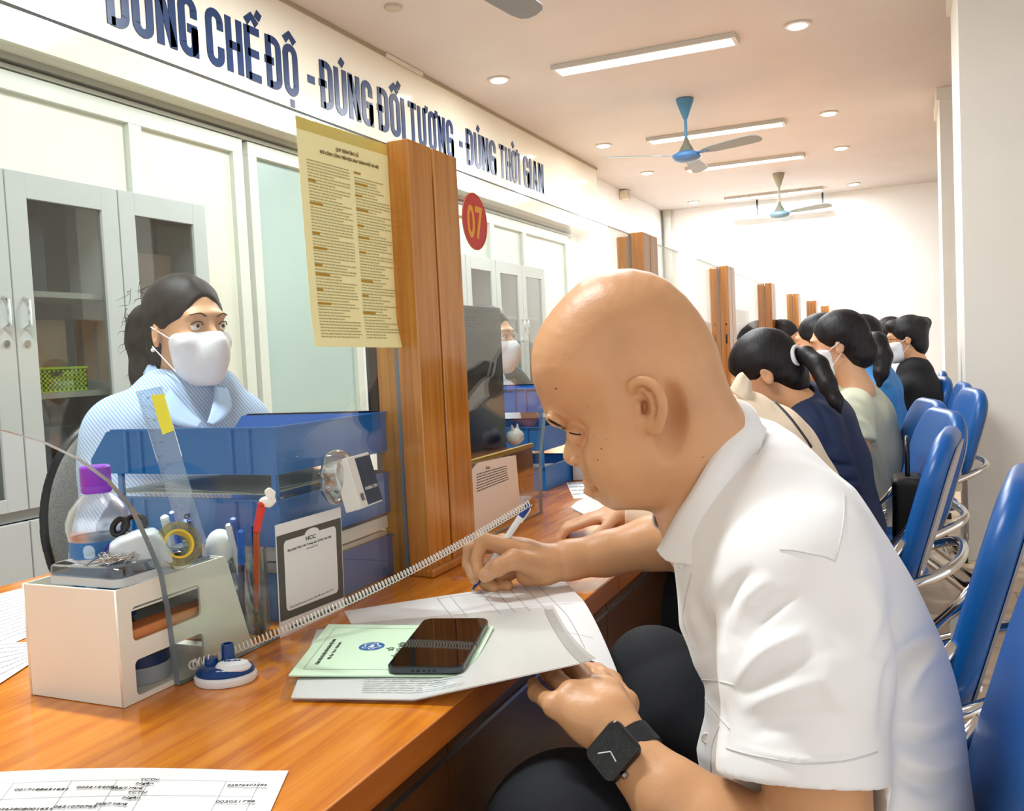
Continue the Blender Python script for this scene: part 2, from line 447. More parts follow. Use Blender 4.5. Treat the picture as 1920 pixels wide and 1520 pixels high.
GLASS = glass_mat('clear_glass', 'f8fbf9', 0, 1.0)
GEDGE = mat('glass_edge', '74838a', .25, spec=.6)
CHROME = mat('chrome', 'd8d8d6', .12, 1.0)
STEEL = mat('brushed_steel', 'b9bab8', .3, 1.0)
BLACK = mat('black_plastic', '101113', .35)
PAPER = mat('white_paper', 'f2f3f3', .6, noise=.01, nscale=60)
INK = mat('dark_ink', '3a3a3c', .7)
GREYINK = mat('faint_ink', '9a9a9c', .7)

def struct(mb, name, m, parent=None, label=None, **k):
    o = mb.build(name, m, parent, label, **k)
    if parent is None: tag(o, label, kind='structure')
    return o

# ---- floor
fm = bpy.data.materials.new('floor_tile'); fm.use_nodes = True; nt = fm.node_tree; b = nt.nodes['Principled BSDF']
tc = nt.nodes.new('ShaderNodeTexCoord'); br = nt.nodes.new('ShaderNodeTexBrick'); br.offset = .5
br.inputs['Scale'].default_value = 1.0; br.inputs['Brick Width'].default_value = .8; br.inputs['Row Height'].default_value = .4; br.inputs['Mortar Size'].default_value = .004
br.inputs['Color1'].default_value = srgb('d9bfa4'); br.inputs['Color2'].default_value = srgb('cfb193'); br.inputs['Mortar'].default_value = srgb('a8957c')
nt.links.new(tc.outputs['Object'], br.inputs['Vector']); nt.links.new(br.outputs['Color'], b.inputs['Base Color']); b.inputs['Roughness'].default_value = .25
struct(MB().box((-3.4, -3, -.05), (3.4, 12.45, 0)), 'floor', fm)
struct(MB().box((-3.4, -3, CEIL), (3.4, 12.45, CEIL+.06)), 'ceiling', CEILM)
struct(MB().box((-3.3, 12.26, 0), (3.4, 12.4, CEIL)), 'wall_far', FARW)
struct(MB().box((3.2, 3.4, 0), (3.35, 12.26, CEIL)), 'wall_right', WHITE)   # unseen; opening added on the camera side to let in light
struct(MB().box((3.2, -3, 2.55), (3.35, 3.395, CEIL)), 'trim_5', WHITE)
# left wall: behind windows, and the part past the fascia
struct(MB().box((-3.3, -3, 0), (-3.01, 12.26, CEIL)), 'wall_left', WHITE)
struct(MB().box((-3.009, -3, 2.299), (-2.846, 8.914, CEIL-.001)), 'trim_1', [FASC])   # deep fascia board above the windows
struct(MB().box((-2.86, -3, CEIL-.022), (-2.835, 8.92, CEIL-.002)), 'trim_2', mat('ceiling_trim', '9c937a', .5))
struct(MB().box((-3.009, 8.914-.19, 0), (-2.95, 8.914, 2.299)), 'trim_3', WHITE)
# pillars
def pillar(n, y0, y1):
    m = MB().box((.255, y0, 0), (.95, y1, CEIL)); m.box((.235, y0-.02, CEIL-.09), (.95, y1+.02, CEIL-.001)); m.box((.25, y0-.004, 0), (.95, y1+.004, .1))
    struct(m, n, mat('pillar_paint', 'e6e2d8', .55, noise=.02, nscale=4))
pillar('column_1', 4.99, 5.72); pillar('column_2', 7.7, 8.4)

# ---- windows along the left wall: fixed panels in white aluminium frames
def window(name, y0, y1, z0, z1, cols, zt, pm, t=.04, pm2=None):
    fr = MB(); X0, X1 = -3.008, -2.965
    fr.box((X0, y0, z1-t), (X1, y1, z1)); fr.box((X0, y0, z0), (X1, y1, z0+t))
    for y in [y0]+cols+[y1-t]: fr.box((X0, y, z0+t), (X1, y+t, z1-t))
    ys = [y0]+cols+[y1-t]
    if zt: 
        for i in range(len(ys)-1): fr.box((X0, ys[i]+t, zt), (X1, ys[i+1], zt+t))
    o = fr.build(name, ALU, None, bevel=.002); tag(o, kind='structure')
    for i in range(len(ys)-1):
        p = MB().box((X0+.004, ys[i]+t, z0+t), (X0+.016, ys[i+1], z1-t)).build('pane', pm2 if (pm2 and i == len(ys)-2) else pm, o)
FROST = mat('cream_panel', 'dcdccb', .35, noise=.02, nscale=2)
GREENG = mat('frosted_green_glass', 'a9bfb9', .25, noise=.06, nscale=1.5, coat=.3)
window('window_1', -1.6, 3.64, .05, 2.24, [-.2, 1.4, 2.925], 0, FROST, .07)
window('window_2', 3.68, 4.62, .05, 2.24, [], 0, GREENG, .065)
window('window_3', 4.9, 8.32, .05, 2.24, [5.6, 6.52, 7.18], 0, mat('pale_green_panel', 'cbd4c9', .3, noise=.03, nscale=2), .08)
struct(MB().box((-3.008, -3, 2.245), (-2.96, 8.4, 2.262)).box((-3.008, -3, 2.275), (-2.95, 8.4, 2.298)), 'trim_4', mat('frame_head', 'a9aa9c', .4))

# ---- service counters, one desk unit per booth
PITCH = 1.39; Y0 = 1.365
ZC = .77
def counter(i):
    y0 = Y0+PITCH*(i-1)+.0015; y1 = y0+PITCH-.003
    t = thing('service_counter', (-.9, (y0+y1)/2, 0), ['wooden service counter nearest the camera, under the papers and phone', 'wooden service counter of the next booth behind the red 07 sticker', 'wooden service counter beyond the woman in cream jacket'][min(i, 2)] if i < 3 else 'wooden service counter in the row of far booths', 'counter', 'service counters in the far booths' if i >= 3 else None)
    m = MB().box((-1.43, y0, ZC-.03), (-.4293, y1, ZC)); m.build('worktop', COUNTER, t, bevel=.0015)
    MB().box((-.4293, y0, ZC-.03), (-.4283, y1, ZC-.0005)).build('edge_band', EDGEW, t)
    yj = y0+.815+.0265
    MB().box((-.49, y0, .06), (-.45, yj-.002, ZC-.03)).build('front_panel', PANELW, t); MB().box((-.49, yj+.002, .06), (-.45, y1, ZC-.03)).build('front_panel', PANELW, t)
    MB().box((-1.40, y0, 0), (-.49, y0+.018, ZC-.03)).build('side_panel', PANELW, t); MB().box((-1.40, y1-.018, 0), (-.49, y1, ZC-.03)).build('side_panel', PANELW, t)
    MB().box((-.45, y0, .7055), (-.4475, y1, .7105)).build('trim_strip', STEEL, t)
for i in range(0, 8): counter(i)

# ---- partition posts and glass
def posts(k):
    y = 1.275+PITCH*k
    dist = ['nearest the camera', 'second from the camera', 'third from the camera']
    for j, (a, b) in enumerate(((y, y+.076), (y+.083, y+.17))):
        nm = 'partition_post'
        if k == 0: lab = ['tall varnished wooden partition post left of the pair, by the yellow notice', 'tall varnished wooden partition post right of the pair, beside the red 07 sticker'][j]
        elif k == 1: lab = ['varnished wooden post just above the bald man, near one of the pair', 'varnished wooden post just above the bald man, far one of the pair'][j]
        elif k == 2: lab = ['varnished wooden post with keyhole marks left of the dark-haired ponytail, near one of the pair', 'varnished wooden post left of the dark-haired ponytail, far one of the pair'][j]
        else: lab = 'varnished wooden partition post in the receding far row'
        t = thing(nm, (-.735, (a+b)/2, ZC), lab, 'post', 'far partition posts' if k > 2 else None)
        MB().box((-.7535, a, ZC+.0005), (-.715, b, 1.470)).build('front_board', POSTW, t, bevel=.0015)
        MB().box((-.80, a+.01, ZC+.0005), (-.7645, b-.004, 1.462)).build('back_board', POSTW, t, bevel=.0015)
        if j == 0 and k < 3:
            MB().box((-.722, a-.006, ZC+.0003), (-.706, a+.17, ZC+.014)).build('plinth', POSTW, t, bevel=.003)
        if k == 2 and j == 0:
            MB().box((-.715-.018, a-.0012, 1.13), (-.715-.012, a-.0001, 1.17)).sphere((-.73, a, 1.215), (.004, .0015, .004)).build('lock_hole', BLACK, t)
for k in range(0, 8): posts(k)
def pane(k):
    ya, yb = 1.275+PITCH*(k-1)+.178, 1.275+PITCH*k+.005
    if k == 0: ya = .02
    op = (.17, .763) if k == 0 else (ya-.07+.52, ya-.07+1.04)
    if k == 1: op = (1.868, 2.45)
    y0, y1 = op; mid = (y0+y1)/2
    # outline in Y,Z: glass with an arched hand opening at the counter
    half = (y1-y0)/2
    prof = [(.0, .318), (.1, .3155), (.2, .311), (.36, .304), (.5, .289), (.63, .268), (.75, .24), (.84, .208), (.90, .170), (.955, .13), (.975, .09), (1.0, 0)]
    right = [(mid+half*u, ZC+.001+z) for u, z in prof][::-1]; left = [(mid-half*u, ZC+.001+z) for u, z in prof[1:]]
    loop = [(ya, ZC+.001), (ya, 1.468), (yb, 1.468), (yb, ZC+.001)]+right+left
    t = thing('glass_partition', (-.759, mid, ZC), ['clear glass screen nearest the camera with arched hand opening and yellow notice', 'clear glass screen carrying the red 07 sticker', 'clear glass screen just beyond the bald head'][k] if k < 3 else 'clear glass screen between far wooden posts', 'glass screen', 'far glass screens' if k > 2 else None)
    P = [(-.7625, y, z) for y, z in loop]
    m = MB(); m.add(P+[(-.7545, y, z) for y, z in loop], [tuple(range(len(P)))[::-1], tuple(range(len(P), 2*len(P)))])
    m.build('glass', GLASS, t)
    e = MB(); n = len(P); 
    for i in range(n):
        j = (i+1) % n
        e.quad(P[i], P[j], (-.7545,)+loop[j], (-.7545,)+loop[i])
    e.build('glass_edge', GEDGE, t)
    if k < 2:
        pass
    return t
for k in range(0, 8): pane(k)

# ---- round red number sticker 07 on the second screen
st = thing('number_sticker', (-.7535, 1.588, 1.38), 'round red sticker with yellow 07 on the glass', 'sticker')
c7 = np.array([-.7538, 1.588, 1.38]); m = MB(); m.lathe(c7, [(.0545, 0), (.0545, .0006)], axis=(1, 0, 0), n=48); m.build('disc', mat('red_vinyl', 'c8322e', .4), st)
m = MB(); 
for i in range(48): pass
m.tube([c7+np.array([.0008, .0535*cos(2*pi*i/48), .0535*sin(2*pi*i/48)]) for i in range(48)], .0007, 6, closed=True); m.build('rim', mat('gold_vinyl', 'c98a3a', .4), st)
text_obj('digits', '07', c7+np.array([.0006, -.0345, -.031]), (0, 1, 0), (0, 0, 1), .062, mat('yellow_vinyl', 'e9a227', .4), st, width=.069, bold=.02)
# a second round sticker further along the glass
for k, lab in ((1, 'round red sticker on the glass seen above the bald head'),):
    y = 1.275+PITCH*k+.178+.03
    s2 = thing('number_sticker', (-.7535, y, 1.38), lab, 'sticker')
    cc = np.array([-.7538, y+.05, 1.375]); MB().lathe(cc, [(.05, 0), (.05, .0006)], axis=(1, 0, 0), n=36).build('disc', MATS['red_vinyl'], s2)

# ---- slogan lettering on the fascia
sl = thing('slogan_lettering', (-2.845, 4.8, 1.38+1.12), 'dark blue slogan lettering along the cream board above the windows', 'lettering')
NAVY = mat('navy_letters', '14325e', .35, noise=.05, nscale=6)
def glyph_strokes(ch):
    w, st = .40, .125; h = 1.0; x0 = st/2; x1 = w-st/2; xm = w/2; b = st/2; t = h-st/2; R = (x1-x0)/2
    def bowl(y, s): return [(xm+R*cos(a)*1.0, y+s*R*1.05*sin(a)) for a in [pi*i/8 for i in range(9)]]
    top = [(x0, t-R)]+bowl(t-R, 1)[::-1]+[(x1, t-R)]; bot = [(x1, b+R)]+bowl(b+R, -1)+[(x0, b+R)]
    full = [(x0, b+R), (x0, t-R)]+bowl(t-R, 1)[::-1]+[(x1, b+R)]+bowl(b+R, -1)
    O = dict(O=[full], U=[[(x0, h), (x0, b+R)]+bowl(b+R, -1)[::-1]+[(x1, h)]], C=[[(x1, .66), (x1, t-R)]+bowl(t-R, 1)+[(x0, b+R)]+bowl(b+R, -1)[::-1]+[(x1, .36)]],
             G=[[(x1, .66), (x1, t-R)]+bowl(t-R, 1)+[(x0, b+R)]+bowl(b+R, -1)[::-1]+[(x1, .47)], [(xm-.02, .47), (x1+st/2, .47)], [(x1, .5), (x1, 0)]],
             H=[[(x0, 0), (x0, h)], [(x1, 0), (x1, h)], [(x0, .5), (x1, .5)]], E=[[(x0, 0), (x0, h)], [(x0, b), (w, b)], [(x0, t), (w, t)], [(x0, .51), (w-.03, .51)]],
             N=[[(x0, 0), (x0, h)], [(x1, 0), (x1, h)], [(x0+.01, h-.03), (x1-.01, .03)]], D=[[(x0, 0), (x0, h)], [(x0, t), (xm, t)]+[(xm+R*cos(a), t-R+R*sin(a)) for a in [pi/2-pi/2*i/5 for i in range(6)]]+[(x1, b+R)]+[(xm+R*cos(a), b+R+R*sin(a)) for a in [-pi/2*i/5 for i in range(6)]]+[(x0, b)]],
             I=[[(x0, 0), (x0, h)]], T=[[(xm, 0), (xm, h)], [(0, t), (w, t)]], A=[[(x0, 0), (xm, h-.02)], [(x1, 0), (xm, h-.02)], [(x0+.05, .28), (x1-.05, .28)]])
    a1 = [[(xm+.02, 1.08), (xm+.12, 1.22)]]; circ = [[(xm-.15, 1.07), (xm, 1.21), (xm+.15, 1.07)]]
    if ch == 'Đ': return O['D']+[[(-.05, .52), (xm, .52)]], w
    if ch == 'Ú': return O['U']+a1, w
    if ch == 'Ế': return O['E']+circ+[[(xm+.16, 1.2), (xm+.24, 1.34)]], w
    if ch == 'Ộ': return O['O']+circ+[[(xm-.06, -.16), (xm+.06, -.16)]], w
    if ch == 'Ố': return O['O']+circ+[[(xm+.16, 1.2), (xm+.24, 1.34)]], w
    if ch == 'Ư': return O['U']+[[(x1, .93), (x1+.14, .98), (x1+.15, 1.08)]], w+.08
    if ch == 'Ơ': return O['O']+[[(x1-.04, .9), (x1+.13, .98), (x1+.13, 1.08)]], w+.06
    if ch == 'Ợ': return O['O']+[[(x1-.04, .9), (x1+.13, .98), (x1+.13, 1.08)], [(xm-.06, -.16), (xm+.06, -.16)]], w+.06
    if ch == 'Ờ': return O['O']+[[(x1-.04, .9), (x1+.13, .98), (x1+.13, 1.08)], [(xm-.12, 1.24), (xm, 1.1)]], w+.06
    return O[ch], (.125 if ch == 'I' else w)
def word(txt, y0, y1, zb=None):
    m = MB(); x = 0; hgt = .252; lst = []
    for ch in txt:
        S_, w = glyph_strokes(ch); lst.append((x, S_)); x += w+.085
    x -= .085; k = (y1-y0)/x
    for x0, S_ in lst:
        for pl in S_:
            P = [np.array([(x0+a)*k, b*hgt]) for a, b in pl]; q = []
            hs = .074
            for i in range(len(P)):
                t_ = P[min(i+1, len(P)-1)]-P[max(i-1, 0)]; t_ = np.array([t_[0]/k, t_[1]/hgt]); t_ /= max(np.hypot(*t_), 1e-9); q.append(np.array([-t_[1]*k, t_[0]*hgt])*hs)
            lp = [P[i]+q[i] for i in range(len(P))]; rp = [P[i]-q[i] for i in range(len(P))]
            for i in range(len(P)-1):
                loop = [lp[i], lp[i+1], rp[i+1], rp[i]]
                m.prism([(-2.8455, y0+a, 2.497+b) for a, b in loop], (.004, 0, 0))
    m.build('word', NAVY, sl)
for tx, x0, yy0, x1, yy1 in (('ĐÚNG', 202, 40, 372, 108), ('CHẾ', 390, 115, 490, 154), ('ĐỘ', 502, 160, 560, 182), ('-', 577, 160, 590, 165), ('ĐÚNG', 603, 200, 700, 236),
                     ('ĐỐI', 711, 240, 760, 258), ('TƯỢNG', 768, 260, 851, 294), ('-', 861, 275, 867, 278), ('ĐÚNG', 876, 310, 931, 331), ('THỜI', 938, 333, 976, 348), ('GIAN', 983, 350, 1020, 363)):
    a = onX(x0, yy0, -2.846)[1]; b = onX(x1, yy1, -2.846)[1]
    if tx == '-':
        z = onX((x0+x1)/2, yy0, -2.846)[2]; MB().box((-2.8455, a, 2.60), (-2.8415, b, 2.64)).build('dash', NAVY, sl)
    else: word(tx, a, b)

# ---- ceiling fittings
TUBE = mat('lamp_diffuser', 'fffdf6', .5, emit=9)
FRAMEW = mat('lamp_frame', 'c8c4ba', .4)
labs = {0: 'long ceiling light overhead the nearest booth', 1: 'long ceiling light overhead between the first two booths', 2: 'long bright ceiling light nearest the camera in view', 3: 'long ceiling light behind the nearer blue fan', 4: 'long ceiling light below the nearer fan blades', 5: 'long ceiling light behind the farther fan'}
for i, y in enumerate(LAMP_Y):
    t = thing('ceiling_light', (-1.48, y, CEIL), labs[i], 'ceiling light')
    m = MB(); x0, x1 = -2.07, -.9
    for a, b in (((x0, y-.09, CEIL-.03), (x1, y-.07, CEIL-.001)), ((x0, y+.07, CEIL-.03), (x1, y+.09, CEIL-.001)), ((x0, y-.07, CEIL-.03), (x0+.025, y+.07, CEIL-.001)), ((x1-.025, y-.07, CEIL-.03), (x1, y+.07, CEIL-.001))): m.box(a, b)
    m.build('frame', FRAMEW, t)
    MB().box((x0+.025, y-.07, CEIL-.022), (x1-.025, y+.07, CEIL-.01)).build('diffuser', TUBE, t)
DL = mat('downlight_lens', 'fff6e2', .5, emit=30)
dn = {(5.69, -.55): 'round downlight high right, nearest the camera', (5.69, -2.47): 'round downlight left of the nearest long ceiling light', (7.98, -.55): 'round downlight right of the long light behind the nearer fan', (7.98, -2.47): 'round downlight left of the nearer fan',
      (9.47, -.55): 'round downlight right of the third long ceiling light', (9.47, -2.47): 'round downlight left below the nearer fan', (11.73, -.55): 'round downlight near the far wall, right', (11.73, -2.47): 'round downlight near the far wall, left'}
for (y, x), lab in dn.items():
    t = thing('downlight', (x, y, CEIL), lab, 'downlight')
    MB().lathe((x, y, CEIL-.012), [(.058, 0), (.075, .004), (.075, .0115)], n=28).build('ring', FRAMEW, t, smooth=True)
    MB().lathe((x, y, CEIL-.016), [(.001, 0), (.05, 0), (.055, .006)], n=24, cap=False).build('lens', DL, t)
def fan(x, y, a0, lab, zhub=2.55, col='4677a8', bcol='7f8c8c', cone='4f86a8'):
    t = thing('ceiling_fan', (x, y, CEIL), lab, 'ceiling fan')
    c = mat('fan_paint_'+col, col, .35); bm_ = mat('fan_blade_'+bcol, bcol, .4); cc = mat('fan_cone_'+cone, cone, .4)
    MB().lathe((x, y, CEIL), [(.03, -.012), (.032, 0)], n=24).lathe((x, y, CEIL-.155), [(.012, 0), (.022, .02), (.062, .13), (.066, .15)][0:4], n=28).build('canopy', cc, t, smooth=True)
    MB().tube([(x, y, CEIL-.15), (x, y, zhub+.05)], .012, 12).build('rod', cc, t, smooth=True)
    MB().lathe((x, y, zhub+.035), [(.06, 0), (.05, .02), (.025, .06), (.014, .10)], n=28).build('collar', mat('fan_collar', '6f6f60', .4), t, smooth=True)
    MB().lathe((x, y, zhub-.045), [(.001, 0), (.05, .003), (.092, .018), (.108, .038), (.104, .058), (.07, .078), (.02, .082)], n=36, cap=False).build('motor_housing', c, t, smooth=True)
    for k in range(3):
        a = a0+2*pi*k/3; u = np.array([cos(a), sin(a), 0]); v = np.array([-sin(a), cos(a), 0]); z = np.array([0, 0, 1.])
        base = np.array([x, y, zhub+.005])
        tw = radians(-14); w = v*cos(tw)+z*sin(tw)
        lp = []
        for s_, r_ in ((1, [(.16, .028), (.24, .048), (.4, .058), (.56, .064), (.62, .058), (.65, .038), (.66, 0)]), (-1, [(.65, .038), (.62, .058), (.56, .064), (.4, .058), (.24, .048), (.16, .028)])):
            for rr, ww in r_: lp.append(base+u*rr+w*ww*s_-z*.012*(rr-.16))
        MB().prism(lp, (0, 0, .004)).build('blade', bm_, t)
        m = MB(); m.box((.08, -.018, -.003), (.2, .018, .003), R=np.stack([u, w, np.cross(u, w)], 1), c=base); m.build('bracket', c, t)
fan(-1.488, 6.89, radians(-28), 'blue-hubbed ceiling fan nearest in full view')
fan(-1.26, 10.46, radians(-32), 'grey ceiling fan farther away near the far wall', 2.53, '6f97a8', '8e9a98', '9a927c')
fan(-1.54, 3.02, radians(78), 'ceiling fan overhead with only one blade tip in view', 2.55, '4677a8', '75828a')
t = thing('smoke_detector', onZ(737, 12, CEIL), 'small round smoke detector on ceiling above the slogan board', 'detector'); p = onZ(737, 12, CEIL)
MB().lathe(p+np.array([0, 0, -.02]), [(.03, 0), (.045, .006), (.048, .0195)], n=24).build('body', mat('detector_plastic', 'b8ad9c', .5), t, smooth=True)
p = onZ(1315, 392, CEIL); t = thing('dome_camera', p, 'small dark dome camera on ceiling near far wall', 'camera')
MB().lathe(p+np.array([0, 0, -.03]), [(.06, 0), (.06, .0295)], n=24).build('base', FRAMEW, t, smooth=True); MB().sphere(p+np.array([0, 0, -.03]), (.045, .045, .04)).build('dome', BLACK, t, smooth=True)
p = onX(1165, 367, -3.01); t = thing('wall_speaker', p, 'small cream box fixed high on left wall past the slogan board', 'speaker')
MB().box(p+np.array([0.0005, -.08, -.05]), p+np.array([.09, .08, .05])).build('body', mat('speaker_cream', 'dcd6bd', .5), t, bevel=.006)
MB().box(p+np.array([0.09, -.06, -.035]), p+np.array([.093, .06, .035])).build('grille', mat('speaker_grille', 'c2bca6', .7), t)
# pipe in the far corner
t = thing('drain_pipe', (-2.95, 12.2, 0), 'pale vertical drain pipe in far left corner', 'pipe')
MB().tube([(-2.93, 12.2, 0), (-2.93, 12.2, CEIL)], .05, 16).build('pipe_tube', mat('pipe_plastic', 'd6d8d0', .4), t, smooth=True)
MB().lathe((-2.93, 12.2, 2.88), [(.062, 0), (.062, .09)], n=20).build('coupling', mat('pipe_joint', 'c2c4b8', .4), t, smooth=True); MB().lathe((-2.93, 12.2, 2.0), [(.06, 0), (.06, .08)], n=20).build('coupling', mat('pipe_joint', 'c2c4b8', .4), t, smooth=True)
# hanging lamp batten at the far wall
t = thing('wall_batten', (-1.5, 12.2, 2.78), 'grey metal lamp batten hanging at top of far wall', 'lamp batten')
MB().box((-2.05, 12.12, 2.74), (-.85, 12.18, 2.78)).build('rail', mat('batten_grey', '9aa09c', .4), t)
MB().box((-1.75, 12.14, 2.78), (-1.73, 12.16, CEIL)).build('hanger', BLACK, t); MB().box((-.95, 12.14, 2.78), (-.93, 12.16, CEIL)).build('hanger', BLACK, t)
t = thing('cable_clip', onX(770, 125, -2.84), 'short white cable cover at top edge of slogan board', 'cable cover')
a = onX(722, 97, -2.835); b_ = onX(790, 133, -2.835); MB().box((-2.834, a[1], CEIL-.026), (-2.822, b_[1], CEIL-.004)).build('cover', mat('clip_white', 'd8d4c4', .5), t)

# ---- grey metal cabinets
CAB = mat('cabinet_grey', 'b3b8b4', .4, noise=.015, nscale=8)
CABD = mat('cabinet_inside', '6b665c', .7)
def cabinet(y0, ndoor, pitch, lab, zt=1.812, glassname='cabinet_glass', seed=0):
    y1 = y0+ndoor*pitch+.02; X0, X1 = -2.96, -2.70
    t = thing('metal_cabinet', (X0, y0, 0), lab, 'cabinet')
    m = MB().box((X0, y0, 0.05), (X0+.01, y1, zt)).box((X0, y0, zt-.02), (X1, y1, zt)).box((X0, y0, .03), (X1, y1, .08)).box((X0, y0, .08), (X1, y0+.02, zt-.02)).box((X0, y1-.02, .08), (X1, y1, zt-.02)).box((X0, y0, .655), (X1, y1, .69))
    m.build('body', CAB, t, bevel=.002)
    MB().box((X0+.0105, y0+.021, .70), (X0+.013, y1-.021, zt-.022)).build('dark_back_sheet', mat('cabinet_shade', '4a4640', .8), t)  # added dark sheet: the interior's shade is put into its colour
    s = MB()
    for z in (1.05, 1.40): s.box((X0+.01, y0+.02, z), (X1-.02, y1-.02, z+.02))
    s.build('shelf', mat('shelf_grey', 'a8aaa2', .5), t)
    for d in range(1, ndoor):
        MB().box((X0+.01, y0+.01+d*pitch-.008, .69), (X1-.03, y0+.01+d*pitch+.008, zt-.02)).build('divider', CAB, t)
    for d in range(ndoor):
        a = y0+.01+d*pitch+.003; b = a+pitch-.006; ga, gb, gz0, gz1 = a+.075, b-.075, .735, zt-.09
        f = MB().box((X1, a, .692), (X1+.022, ga, zt-.004)).box((X1, gb, .692), (X1+.022, b, zt-.004)).box((X1, ga, .692), (X1+.022, gb, gz0)).box((X1, ga, gz1), (X1+.022, gb, zt-.004))
        o = f.build('glass_door', CAB, t, bevel=.0015)
        MB().box((X1+.008, ga, gz0), (X1+.011, gb, gz1)).build('door_glass', glass_mat('cabinet_glass', 'eceeec', .02, 1.0, .03), o)
        s_ = -1 if d % 2 else 1
        hy = (a+.035) if d % 2 == seed % 2 else (b-.035)
        MB().lathe((X1+.022, hy, 1.24), [(.011, 0), (.011, .006)], axis=(1, 0, 0), n=14).build('lock', CHROME, o)
        h = MB(); h.tube([(X1+.022, hy, 1.29), (X1+.045, hy, 1.30), (X1+.047, hy, 1.34), (X1+.045, hy, 1.38), (X1+.022, hy, 1.39)], .006, 8); h.build('handle', CHROME, o, smooth=True)
        MB().box((X1, a, .085), (X1+.02, b, .652)).build('lower_door', CAB, t, bevel=.002)
    return t
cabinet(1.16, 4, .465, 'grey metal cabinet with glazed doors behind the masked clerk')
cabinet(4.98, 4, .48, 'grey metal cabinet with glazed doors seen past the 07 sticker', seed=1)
# contents
def boxy(name, a, b, m, lab, cat, group=None, bevel=.004):
    t = thing(name, ((a[0]+b[0])/2, (a[1]+b[1])/2, a[2]), lab, cat, group)
    MB().box(a, b).build('body', m, t, bevel=bevel); return t
LIME = mat('lime_plastic', 'a6cf2e', .4)
t = thing('plastic_basket', (-2.8, 2.3, 1.071), 'lime green perforated plastic basket on cabinet shelf', 'basket')
ya, yb = 2.165, 2.425; m = MB()
m.box((-2.90, ya, 1.071), (-2.74, yb, 1.075)); zt_ = 1.155
for yy in (ya, yb-.004): m.box((-2.90, yy, 1.075), (-2.74, yy+.004, zt_))
for xx in (-2.90, -2.744):
    n = 14
    for i in range(n+1):
        yv = ya+(yb-ya)*i/n; m.box((xx, max(ya, yv-.004), 1.075), (xx+.004, min(yb, yv+.004), zt_))
    for z in (1.075, 1.092, 1.108, 1.124, 1.140): m.box((xx, ya, z), (xx+.004, yb, z+.009))
m.box((-2.7435, ya-.003, zt_-.004), (-2.737, yb+.003, zt_+.004)); m.box((-2.905, ya-.003, zt_-.004), (-2.90, yb+.003, zt_+.004))
m.build('basket_body', LIME, t)
MB().box((-2.7399, (ya+yb)/2-.025, 1.128), (-2.7385, (ya+yb)/2+.025, 1.143)).build('handle_slot', mat('slot_dark', '3c4a14', .6), t)
boxy('cardboard_box', (-2.93, 2.22, 1.156), (-2.80, 2.40, 1.33), mat('cardboard', '8a6f52', .8, noise=.05), 'brown cardboard box behind the lime basket', 'box')
boxy('document_box', (-2.93, 2.13, 1.421), (-2.78, 2.32, 1.68), mat('dark_file', '3c4149', .6), 'dark file box on upper shelf of nearest cabinet', 'box')
boxy('document_box', (-2.93, 2.66, 1.421), (-2.78, 2.92, 1.60), mat('brown_file', '6b564a', .6), 'brown file box on upper cabinet shelf behind the clerk', 'box')
boxy('document_box', (-2.93, 6.05, 1.421), (-2.78, 6.30, 1.50), mat('tan_box', 'c9ab82', .7), 'tan box on shelf of the farther cabinet', 'box')
boxy('document_box', (-2.93, 2.14, .691), (-2.76, 2.44, .95), mat('black_file', '1d1f22', .6), 'black file box on bottom shelf of nearest cabinet', 'box')
boxy('document_box', (-2.93, 2.62, .691), (-2.76, 2.95, 1.0), mat('black_file', '1d1f22', .6), 'black file box on bottom shelf behind the clerk', 'box')
# ------------------------------------------------------------------ the bald man writing at the counter
from mathutils.bvhtree import BVHTree
SKIN = mat('skin_man', 'cf9c70', .42, noise=.10, nscale=14, bump=.12, bscale=160, sss=.12, spec=.42)
def bvh_of(o):
    me = o.data; return BVHTree.FromPolygons([v.co[:] for v in me.vertices], [p.vertices[:] for p in me.polygons])
def snap(bvh, x, y, fallback=None, off=.0008):
    d = Vector(ray(x, y)).normalized(); h = bvh.ray_cast(Vector(EYE), d)
    if h[0] is None: return at(x, y, fallback) if fallback else None
    return np.array(h[0])-np.array(d)*off
def seam(bvh, px, r, name, m, parent, n=8, off=.0002):
    pts = []
    for q in catmull([np.array([a, b, 0.]) for a, b in px], n):
        p = snap(bvh, q[0], q[1], off=off)
        if p is not None: pts.append(p)
    if len(pts) > 2: MB().tube(pts, r, 6).build(name, m, parent, smooth='all')
CAMB = np.stack([CR, CU, CF], 1)
def camgrid(x0, x1, y0, y1, d0, d1, h):
    # a working grid that covers a pixel window over a depth range
    xs = [(x-960)/F*d for x in (x0, x1) for d in (d0, d1)]; ys = [-(y-760)/F*d for y in (y0, y1) for d in (d0, d1)]
    return SDF((min(xs), min(ys), d0), (max(xs), max(ys), d1), h, CAMB, EYE)
def plane_pts(px, c, N):
    out = []
    for x, y in px:
        d = ray(x, y); out.append(EYE+d*((c-EYE)@N)/(d@N))
    return out
def unit(v): v = np.asarray(v, float); return v/np.linalg.norm(v)

